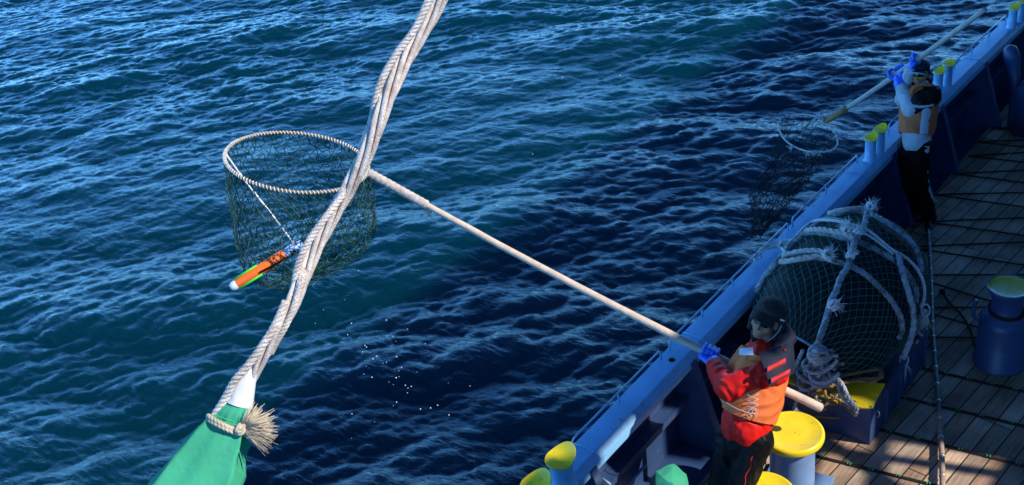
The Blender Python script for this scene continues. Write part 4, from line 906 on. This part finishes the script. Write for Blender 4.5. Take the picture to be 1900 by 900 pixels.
def man_in_cap():
    B = lambda x, y, d: atd(x, y, d); T = 10.78
    pel, wai, che, nec, hc = B(1699, 262, T + .06), B(1700, 232, T + .02), B(1707, 192, T), B(1709, 160, T - .02), B(1705, 139, T - .05)
    ppt = lambda px: min(p2 if False else [P2T.lerp(P2E, i / 200) for i in range(201)], key=lambda p: abs(proj(p)[0] - px))
    gl, gr_ = ppt(1666), ppt(1692)
    wrL = gl + DOWN * .13 + RIGHT * .005 - FWD * .03; wrR = gr_ + DOWN * .10 - RIGHT * .02
    shL, elL = B(1727, 177, T - .19), B(1690, 202, T - .14)
    shR, elR = B(1690, 172, T + .16), B(1674, 185, T + .22)

    hipL, kneL, ankL = B(1707, 268, T - .03), B(1707, 332, T + .16), B(1722, 388, T + .42)
    hipR, kneR, ankR = B(1688, 268, T + .14), B(1688, 335, T + .32), B(1697, 385, T + .62)
    for nm, q in (('pel2', pel), ('head2', hc), ('ankL', ankL), ('ankR', ankR)): print(nm, [round(c, 2) for c in q])
    ankL.z = .10; ankR.z = .10
    fdir = -RIGHT * .45 - FWD * .78 + DOWN * .30; up = -DOWN * .95 - FWD * .15 + RIGHT * .05
    hp_, P, R = head_parts(hc, fdir, up, 1.0)
    skin = hp_ + [(nec, .06, hc, .055), (nec, .08, che, .13), (che, .14, wai, .12), (wai, .12, pel, .13)]
    for a_, e_, w_ in ((shL, elL, wrL), (shR, elR, wrR)): skin += [(che.lerp(a_, .6), .07, a_, .06), (a_, .05, e_, .042), (e_, .042, w_, .03)]
    for h_, k_, f_ in ((hipL, kneL, ankL), (hipR, kneR, ankR)): skin += [(pel.lerp(h_, .4), .1, h_, .09), (h_, .085, k_, .058), (k_, .055, f_, .04), (f_, .04, f_ + Vector((-.10, -.07, -.05)), .03)]
    body = blob('person', skin, m_skin, None, voxel=.009, smooth=2)
    tag(body, 'man in dark cap and yellow goggles raising a pole beside the bulwark', 'person')
    tr = []
    for h_, k_, f_ in ((hipL, kneL, ankL), (hipR, kneR, ankR)): tr += [(pel, .13, h_, .115), (h_, .115, k_, .09), (k_, .09, f_, .078)]
    tro = blob('trousers', tr, m_black, body, voxel=.013, smooth=3, wr=.009, wscale=9)
    mb = MB(); 
    st = [(h, r_) for h, r_ in ((hipL + DOWN * .03, .12), (hipL.lerp(kneL, .5), .108), (kneL, .096), (kneL.lerp(ankL, .5), .09), (ankL + Vector((0, 0, .14)), .086))]
    c_ = catmull([p - FWD * (r_ + .006) + RIGHT * x for (p, r_), x in zip(st, (.02, .015, .02, .035, .04))], 6); rows = [[p + RIGHT * w_ + FWD * abs(w_) * .5 for p in c_] for w_ in (-.034, -.015, .015, .034)]
    mb.grid(rows); mb.grid([[p + FWD * .01 for p in r] for r in rows][::-1]); mb.build('white_side_stripe', m_greyfab, tro)
    for f_ in (ankL, ankR):
        d = Vector((-.8, -.5, 0)).normalized(); heel = f_ - d * .05; heel.z = .055
        blob('boot', [(f_ + Vector((0, 0, .08)), .07, Vector((f_.x, f_.y, .07)), .06), (heel, .05, heel + d * .2, .042)], m_rubber, body, voxel=.013, smooth=2, cut=[((0, 0, .003), (0, 0, -1))])
    # white jacket lower part, dark yoke and upper sleeves, pale forearms
    lower = [(B(1701, 262, T - .02), .135, B(1702, 228, T - .04), .15), (B(1701, 262, T + .08), .13, B(1702, 228, T + .08), .14), (B(1702, 228, T - .04), .15, B(1707, 190, T - .05), .155), (B(1702, 228, T + .08), .14, B(1704, 190, T + .07), .15)]
    ax = (pel - che).normalized()
    ja = blob('jacket', lower + [(B(1707, 190, T - .05), .15, B(1709, 170, T - .03), .11), (B(1704, 190, T + .07), .145, B(1705, 170, T + .07), .11)], m_greyfab, body, voxel=.012, smooth=3, wr=.008, wscale=9, cut=[(B(1700, 279, T), ax)])
    blob('upper_sleeve', [(shL, .105, shL.lerp(elL, .55), .10), (shL.lerp(elL, .55), .10, elL + RIGHT * .03, .085), (B(1712, 172, T - .10), .08, shL, .095)], m_navy if False else m_black, ja, voxel=.011, smooth=3, wr=.01, wscale=9)
    blob('upper_sleeve', [(shR, .085, elR, .07)], m_black, ja, voxel=.012, smooth=3)
    blob('lower_sleeve', [(elL, .085, elL.lerp(wrL, .55), .068), (elL.lerp(wrL, .55), .068, wrL, .056)], m_greyfab, ja, voxel=.010, smooth=3, wr=.007, wscale=12)
    blob('lower_sleeve', [(elR, .072, wrR, .052)], m_greyfab, ja, voxel=.010, smooth=3, wr=.007, wscale=12)
    cu = (che - wai).normalized()
    vt = [(p0, r0 + .028, p1, r1 + .028) for p0, r0, p1, r1 in lower[2:]] + [(B(1700, 238, T - .05), .175, B(1703, 225, T - .05), .175), (B(1700, 238, T + .08), .165, B(1703, 225, T + .08), .165), (B(1707, 190, T - .05), .175, B(1711, 170, T - .04), .13)]
    ve = blob('life_vest', vt, m_orange2, body, voxel=.012, smooth=4, wr=.008, wscale=7, cut=[(B(1700, 250, T), -cu), (B(1709, 163, T), cu)])
    # open side of the vest: pale strip of jacket
    mb = MB(); rows = []
    for y, x0, x1, d in ((196, 1712, 1730, .222), (205, 1711, 1728, .228), (220, 1709, 1724, .23), (235, 1708, 1723, .23), (248, 1707, 1722, .222)): rows.append([B(x0, y, T - d), B((x0 + x1) / 2, y, T - d - .012), B(x1, y, T - d + .01)])
    mb.grid(rows); mb.grid([[p + FWD * .01 for p in r] for r in rows][::-1]); mb.build('side_gusset', m_greyfab, ve)
    mb = MB(); mb.tube(catmull([B(1690, 176, T - .15), B(1697, 162, T - .19), B(1712, 157, T - .22), B(1730, 159, T - .23), B(1741, 170, T - .20), B(1744, 185, T - .15)], 6), .018, 8); mb.build('shoulder_strap', m_orange2, ve)
    mb = MB(); mb.tube(catmull([B(1690, 196, T - .23), B(1710, 198, T - .25), B(1732, 194, T - .24)], 5), .016, 8); mb.build('chest_strap', m_greyfab, ve)
    blob('neck_warmer', [(P(0, .02, -.09), .07, P(0, -.05, -.06), .09), (P(0, -.09, -.05), .085, P(.05, -.12, -.11), .07)], m_black, body, voxel=.010, smooth=3)
    E = lambda x, y, z, rx, ry, rz: (P(x, y, z), (rx, ry, rz), R)
    hat = blob('cap', [E(0, -.02, .075, .10, .118, .085), E(0, -.05, .03, .095, .09, .085)], m_navy, body, voxel=.009, smooth=3)
    mb = MB(); rows = []
    for j in range(6):
        v = j / 5; rows.append([P(.09 * math.sin(a) * (1 - .08 * v), .07 + (.03 + .08 * v) * math.cos(a * .9), .070 - .012 * v - .030 * (a / 1.25) ** 2) for a in np.linspace(-1.25, 1.25, 18)])
    mb.grid(rows); mb.grid([[p - R @ Vector((0, 0, .008)) for p in r] for r in rows][::-1]); pk = mb.build('peak', m_navy, hat)
    mb = MB(); mb.tube([p + R @ Vector((0, .002, -.004)) for p in rows[-1]], .0065, 6); mb.build('peak_trim', m_bluepl, pk)
    mb = MB(); rows = []
    for z_, k_ in ((.045, .98), (.030, 1.0), (.010, .99), (-.012, .93)):
        rows.append([P(.074 * math.sin(a) * k_, .012 + .094 * math.cos(a) * k_, z_) for a in np.linspace(-1.3, 1.3, 24)])
    mb.grid(rows); mb.grid([[p - (R @ Vector((0, .006, 0))) for p in r] for r in rows][::-1]); go = mb.build('goggles', m_lens, body)
    mb = MB(); edge = rows[0] + [r[-1] for r in rows[1:-1]] + rows[-1][::-1] + [r[0] for r in rows[1:-1]][::-1]; mb.tube(edge + edge[:2], .0095, 7); mb.build('goggle_frame', m_goggle, go)
    pa = (P2E - P2T).normalized()
    hand('glove', gl, -pa, (wrL - gl), .028, m_glove, body, thumb=-1, wrist=wrL, k=1.35)
    blob('glove_cuff', [(wrL + (gl - wrL) * .35, .056, wrL + (elL - wrL).normalized() * .03, .064)], m_glove, body, voxel=.009, smooth=2, wr=.004, wscale=25)
    hand('glove', gr_, pa, (wrR - gr_), .028, m_glove, body, thumb=1, wrist=wrR, k=1.3)
man_in_red(); man_in_cap()

# ================================================================== FOREGROUND ROPE AND GREEN COVER
RD = 2.6; K = RD / F_PX
rp = [(856, -70), (822, -10), (796, 38), (758, 100), (728, 160), (706, 215), (686, 270), (658, 328), (628, 382), (598, 435), (572, 490), (550, 545), (527, 592), (498, 640), (470, 690), (452, 730), (440, 760)]
hr_ = thing('hanging_rope', atd(650, 340, RD), 'thick pale twisted rope close to the camera ending in a green canvas cover', 'rope')
cp = catmull([atd(x, y, RD + .02 * math.sin(i * .9)) for i, (x, y) in enumerate(rp)], 14)
wid = lambda i: 1.0
mb = MB(); pts = resample(cp, .008); fr = frames(pts); NSt = 5; pitch = .50; RO = .0285
nP = len(pts)
for s_ in range(NSt):
    q = []; rad = []
    for i, (t_, a, b_) in enumerate(fr):
        an_ = -2 * math.pi * i * .008 / pitch + 2 * math.pi * s_ / NSt; k_ = 1 - .30 * max(0, (i - nP * .86) / (nP * .14)); k_ *= 1 - .12 * max(0, 1 - i / (nP * .15))
        q.append(pts[i] + (a * math.cos(an_) + b_ * math.sin(an_)) * .0130 * k_); rad.append(.0067 * k_ * (1 + .02 * math.sin(i * 1.9 + s_)))
    mb.tube(q, rad, 12)
    # yarns raised on each strand
mb.build('strand', m_rope, hr_)
mb = MB(); mb.tube(pts, [.0108 * (1 - .30 * max(0, (i - nP * .86) / (nP * .14))) for i in range(nP)], 12); mb.build('core', m_ropecore, hr_)
# thinner laid rope winding round the thick one
sp = [(835, -60, -.03), (800, -5, -.035), (771, 55, -.028), (741, 95, -.026), (717, 135, -.024), (701, 175, -.018), (691, 225, .0), (672, 275, .03)]
mb = MB(); laid(mb, catmull([atd(x - 2, y, RD + d) for x, y, d in sp], 12), .0095, 3, pitch=.034, n=8)
sp = [(646, 345, .005), (628, 372, -.012), (603, 405, -.026), (580, 436, -.030), (562, 468, -.026), (551, 500, -.014), (546, 535, .0), (548, 562, .012)]
laid(mb, catmull([atd(x, y, RD + d) for x, y, d in sp], 12), .0092, 3, pitch=.034, n=8)
sp = [(568, 500, .0), (556, 535, -.024), (544, 572, -.030), (530, 605, -.026), (514, 632, -.014), (502, 655, .006)]
laid(mb, catmull([atd(x, y, RD + d) for x, y, d in sp], 12), .0085, 3, pitch=.034, n=8)
mb.build('winding_rope', m_rope, hr_)
sp = [(530, 560, -.03), (508, 608, -.037), (482, 648, -.035), (457, 682, -.03), (436, 706, -.025), (416, 742, -.01), (396, 775, .0), (383, 802, .0)]
mb = MB(); laid(mb, catmull([atd(x, y, RD + d) for x, y, d in sp], 12), .0105, 3, pitch=.042, n=8); mb.build('tail_rope', m_rope, hr_)
# sleeve
def loft(name, secs, m, parent, fold=None, n=72, seg=10, depth=.8):
    """secs: (left px, right px) pairs -> round cross-sections facing the camera"""
    Ls = catmull([atd(*s_[0], RD) for s_ in secs], seg); Rs = catmull([atd(*s_[1], RD) for s_ in secs], seg); mb = MB(); rows = []
    for i, (l, r_) in enumerate(zip(Ls, Rs)):
        c = (l + r_) / 2; h = (r_ - l) / 2; hl = h.length; row = []; s_ = i / (len(Ls) - 1)
        for k in range(n):
            a = 2 * math.pi * k / n; f = 1 + (fold(a, s_) if fold else 0)
            row.append(c + h * math.cos(a) * f - FWD * hl * depth * math.sin(a) * f)
        rows.append(row)
    mb.grid(rows, True); return mb.build(name, m, parent)
loft('white_sleeve', [((455, 682), (479, 680)), ((446, 694), (478, 688)), ((434, 716), (474, 712)), ((425, 736), (470, 748)), ((420, 744), (468, 758))], m_sleeve, hr_, depth=.8, fold=lambda a, s_: .02 * math.sin(a * 5 + s_ * 6))
def fold(a, s_):
    amp = .24 if s_ > .24 else .12; tie = math.exp(-((s_ - .20) / .05) ** 2)
    g_ = ((1 - abs(math.sin(a * 2.5 + 1.1 * s_ + .9 * math.sin(a * 2)))) ** 1.5 * 2.2 - .8) * amp * (1.0 if s_ > .2 else .6) + .03 * math.sin(a * 11 + 3 * s_) * math.exp(-abs(s_ - .2) * 7) + .025 * noise.noise(Vector((math.cos(a) * 2, math.sin(a) * 2, s_ * 6)))
    return g_ - .10 * tie
cov = loft('green_cover', [((430, 738), (466, 750)), ((412, 755), (468, 765)), ((398, 768), (464, 785)), ((390, 778), (457, 800)), ((378, 792), (452, 822)), ((352, 822), (444, 850)), ((318, 866), (436, 885)), ((290, 905), (428, 915)), ((262, 950), (418, 960)), ((235, 1000), (405, 1010))], m_greencloth, hr_, fold=fold, seg=12, n=110, depth=.75)
# tie cord round the neck of the cover
mb = MB()
for q in (0, 1):
    l = atd(388, 772 + q * 6, RD); r_ = atd(462, 796 + q * 5, RD); c = (l + r_) / 2; h = (r_ - l) / 2; 
    laid(mb, [c + h * math.cos(a) * 1.02 - FWD * h.length * .80 * math.sin(a) + DOWN * .004 * math.sin(a * 2) for a in np.linspace(-.6, math.pi + .5, 50)], .0062, 3, n=6, pitch=.03)
kn = atd(446, 796, RD - .035); knot(mb, kn, .012, .0065, 5, 77)
tc_ = mb.build('tie_cord', m_tan, hr_)
mb = MB(); g = np.random.default_rng(3)
for i in range(330):
    ang = g.uniform(-62, 50); l = g.uniform(.055, .080) * (1 if ang > -30 else .8); d = (RIGHT * math.cos(math.radians(ang)) + DOWN * math.sin(math.radians(ang)) - FWD * g.normal(0, .22)).normalized()
    c0 = atd(449 + g.normal(0, 2), 795 + g.normal(0, 3), RD - .035); w_ = Vector(g.normal(0, .006, 3)); mb.tube([c0, c0 + d * l * .5 + w_ * .5, c0 + d * l + w_], [.0010, .0010, .0005], 3)
mb.build('tassel', m_tan, tc_)

# ================================================================== GREEN CANVAS LUMP AT THE BOTTOM
D = 7.72
gc = thing('canvas_cover', atd(1247, 905, D), 'small folded green canvas cover beside the legs of the man in red', 'canvas cover'); gc.location.z = 0
B = lambda x, y, d: atd(x, y, d)
top = [B(1217, 874, D), B(1250, 861, D + .05), B(1273, 880, D + .02), B(1279, 905, D), B(1281, 960, D), B(1210, 960, D), B(1213, 905, D)]
front = [B(1227, 884, D - .06), B(1238, 893, D - .09), B(1249, 899, D - .11), B(1270, 887, D - .05), B(1262, 960, D - .12), B(1225, 960, D - .12), B(1217, 900, D - .06)]
bm = bmesh.new()
allp = top + front + [B(1245, 872, D - .03), B(1232, 878, D - .02), B(1258, 876, D - .02)] + [B(1225, 885, D + .25), B(1270, 895, D + .25), B(1225, 960, D + .3), B(1275, 960, D + .3)]
for p in allp: bm.verts.new(p)
bmesh.ops.convex_hull(bm, input=bm.verts); bmesh.ops.subdivide_edges(bm, edges=bm.edges[:], cuts=3, use_grid_fill=True); bm.normal_update()
for v in bm.verts: v.co += v.normal * .008 * noise.noise(v.co * 14) + Vector((0, 0, .012 * noise.noise(v.co * 8)))
me = bpy.data.meshes.new('canvas'); bm.to_mesh(me); bm.free(); me.materials.append(m_greencloth); me.shade_smooth(); cv = link('canvas', me, gc); sharp(cv, 25)
b = MB(); q = atd(1247, 930, D + .05); b.box((q.x, q.y, q.z / 2 - .02), (.16, .16, q.z), None, .01); b.build('stand', m_paint2, gc)

# ================================================================== VENT ON THE FAR BULWARK
vx = atx(1876, 150, -3.45); t = thing('vent_pipe', (-3.45, vx.y, 0), 'curved blue gooseneck vent standing against the bulwark in the top right corner', 'vent')
v0 = atd(1884, 165, 12.6); v1 = atd(1880, 120, 12.55); v2 = atd(1873, 84, 12.5)
mb = MB(); base = Vector((v0.x, v0.y, 0.0)); mb.tube(catmull([base, Vector((v0.x, v0.y, v0.z)), v1, v2, v2 + Vector((-.02, .02, .02))], 8), [.05] * 9 + list(np.linspace(.055, .095, 16)) + [.1, .098, .09, .075, .06, .04, .02, .01], 16) if False else None
path3 = catmull([base, v0, v1, v2], 8); rad3 = [float(np.interp(i / (len(path3) - 1), [0, .35, .6, .8, .95, 1], [.05, .05, .07, .095, .075, .03])) for i in range(len(path3))]
mb.tube(path3, rad3, 18); mb.build('gooseneck', m_paint2, t)
b = MB(); b.box((base.x + .25, base.y - .1, .30), (.35, .4, .6), None, .02); tag(b.build('valve_box', m_paint2), 'dark blue steel locker beside the curved vent at the right edge', 'locker')

# ================================================================== WATER DROPS
mb = MB(); g = np.random.default_rng(9)
dp = [(717, 594), (756, 611), (789, 638), (677, 641), (680, 644), (699, 661), (692, 666), (736, 662), (711, 674), (717, 672), (745, 682), (740, 688), (675, 694), (690, 700), (735, 701), (752, 715), (757, 720), (763, 717), (756, 729), (832, 711), (872, 716), (736, 746), (780, 759), (799, 757), (812, 752), (833, 770), (653, 768), (645, 621), (640, 556), (665, 502), (1044, 143), (1150, 140), (988, 286), (1090, 310), (712, 630), (600, 575), (585, 600), (652, 600)]
for x, y in dp: mb.ball(atd(x, y, 9.2), g.uniform(.003, .006), 6)
for k in range(14): mb.ball(atd(g.normal(740, 60), g.normal(670, 60), g.uniform(8.8, 9.6)), g.uniform(.002, .0035), 6)
tag(mb.build('water_drops', m_drop), kind='stuff')

# ================================================================== SHADE SCREENS (unseen, stand in for the superstructure to shade and dapple the deck)
scr_ = thing('shade_screen', (6, 14, 0), 'unseen grey screens added inboard for the superstructure, cut to shade and dapple the deck', 'shade_screen')
def Q(p):  # where the sun ray through p meets the plane X=4 -> (y, z)
    p = Vector(p); s_ = (4.0 - p.x) / SUN.x; q = p + SUN * s_; return round(q.y, 2), round(q.z, 2)


def slab(y0, y1, z0, z1, x=4.0, th=.1, name='shade_panel'):
    b = MB(); b.box((x + th / 2, (y0 + y1) / 2, (z0 + z1) / 2), (th, y1 - y0, z1 - z0)); b.build(name, m_screen, scr_, smooth=False)
slab(8.40, 34, 0, 10.0)
slab(-14, 6.55, 0, 7.52)
slab(6.55, 8.40, 0, 4.80)
slab(-14, 6.41, 7.53, 7.93, x=4.02, name='shade_strip')
slab(6.41, 6.80, 7.53, 7.80, x=4.02, name='shade_strip')
slab(6.55, 6.74, 4.8, 7.33, x=4.02)
slab(6.80, 7.30, 7.62, 7.98, x=4.02, name='shade_strip')
slab(7.30, 8.40, 7.48, 7.98, x=4.02, name='shade_strip')
slab(7.9, 8.40, 6.55, 7.48, x=4.02)
b = MB(); b.box((1.3, 21.6, 5.0), (5.3, 24.8, .12)); b.build('shade_overhang', m_screen, scr_, smooth=False)  # unseen overhang added to keep sky light off the deck
b = MB()
for a_, b_, r_ in (((6.55, 5.2), (8.45, 5.6), .05), ((7.5, 4.85), (8.45, 6.15), .06), ((6.55, 5.75), (8.45, 5.95), .04), ((8.2, 4.75), (8.15, 6.7), .05)): b.tube([(4.05, a_[0], a_[1]), (4.05, b_[0], b_[1])], r_, 10)
b.build('dapple_bars', m_screen, scr_)  # unseen bars added to break the sunlight into dapples
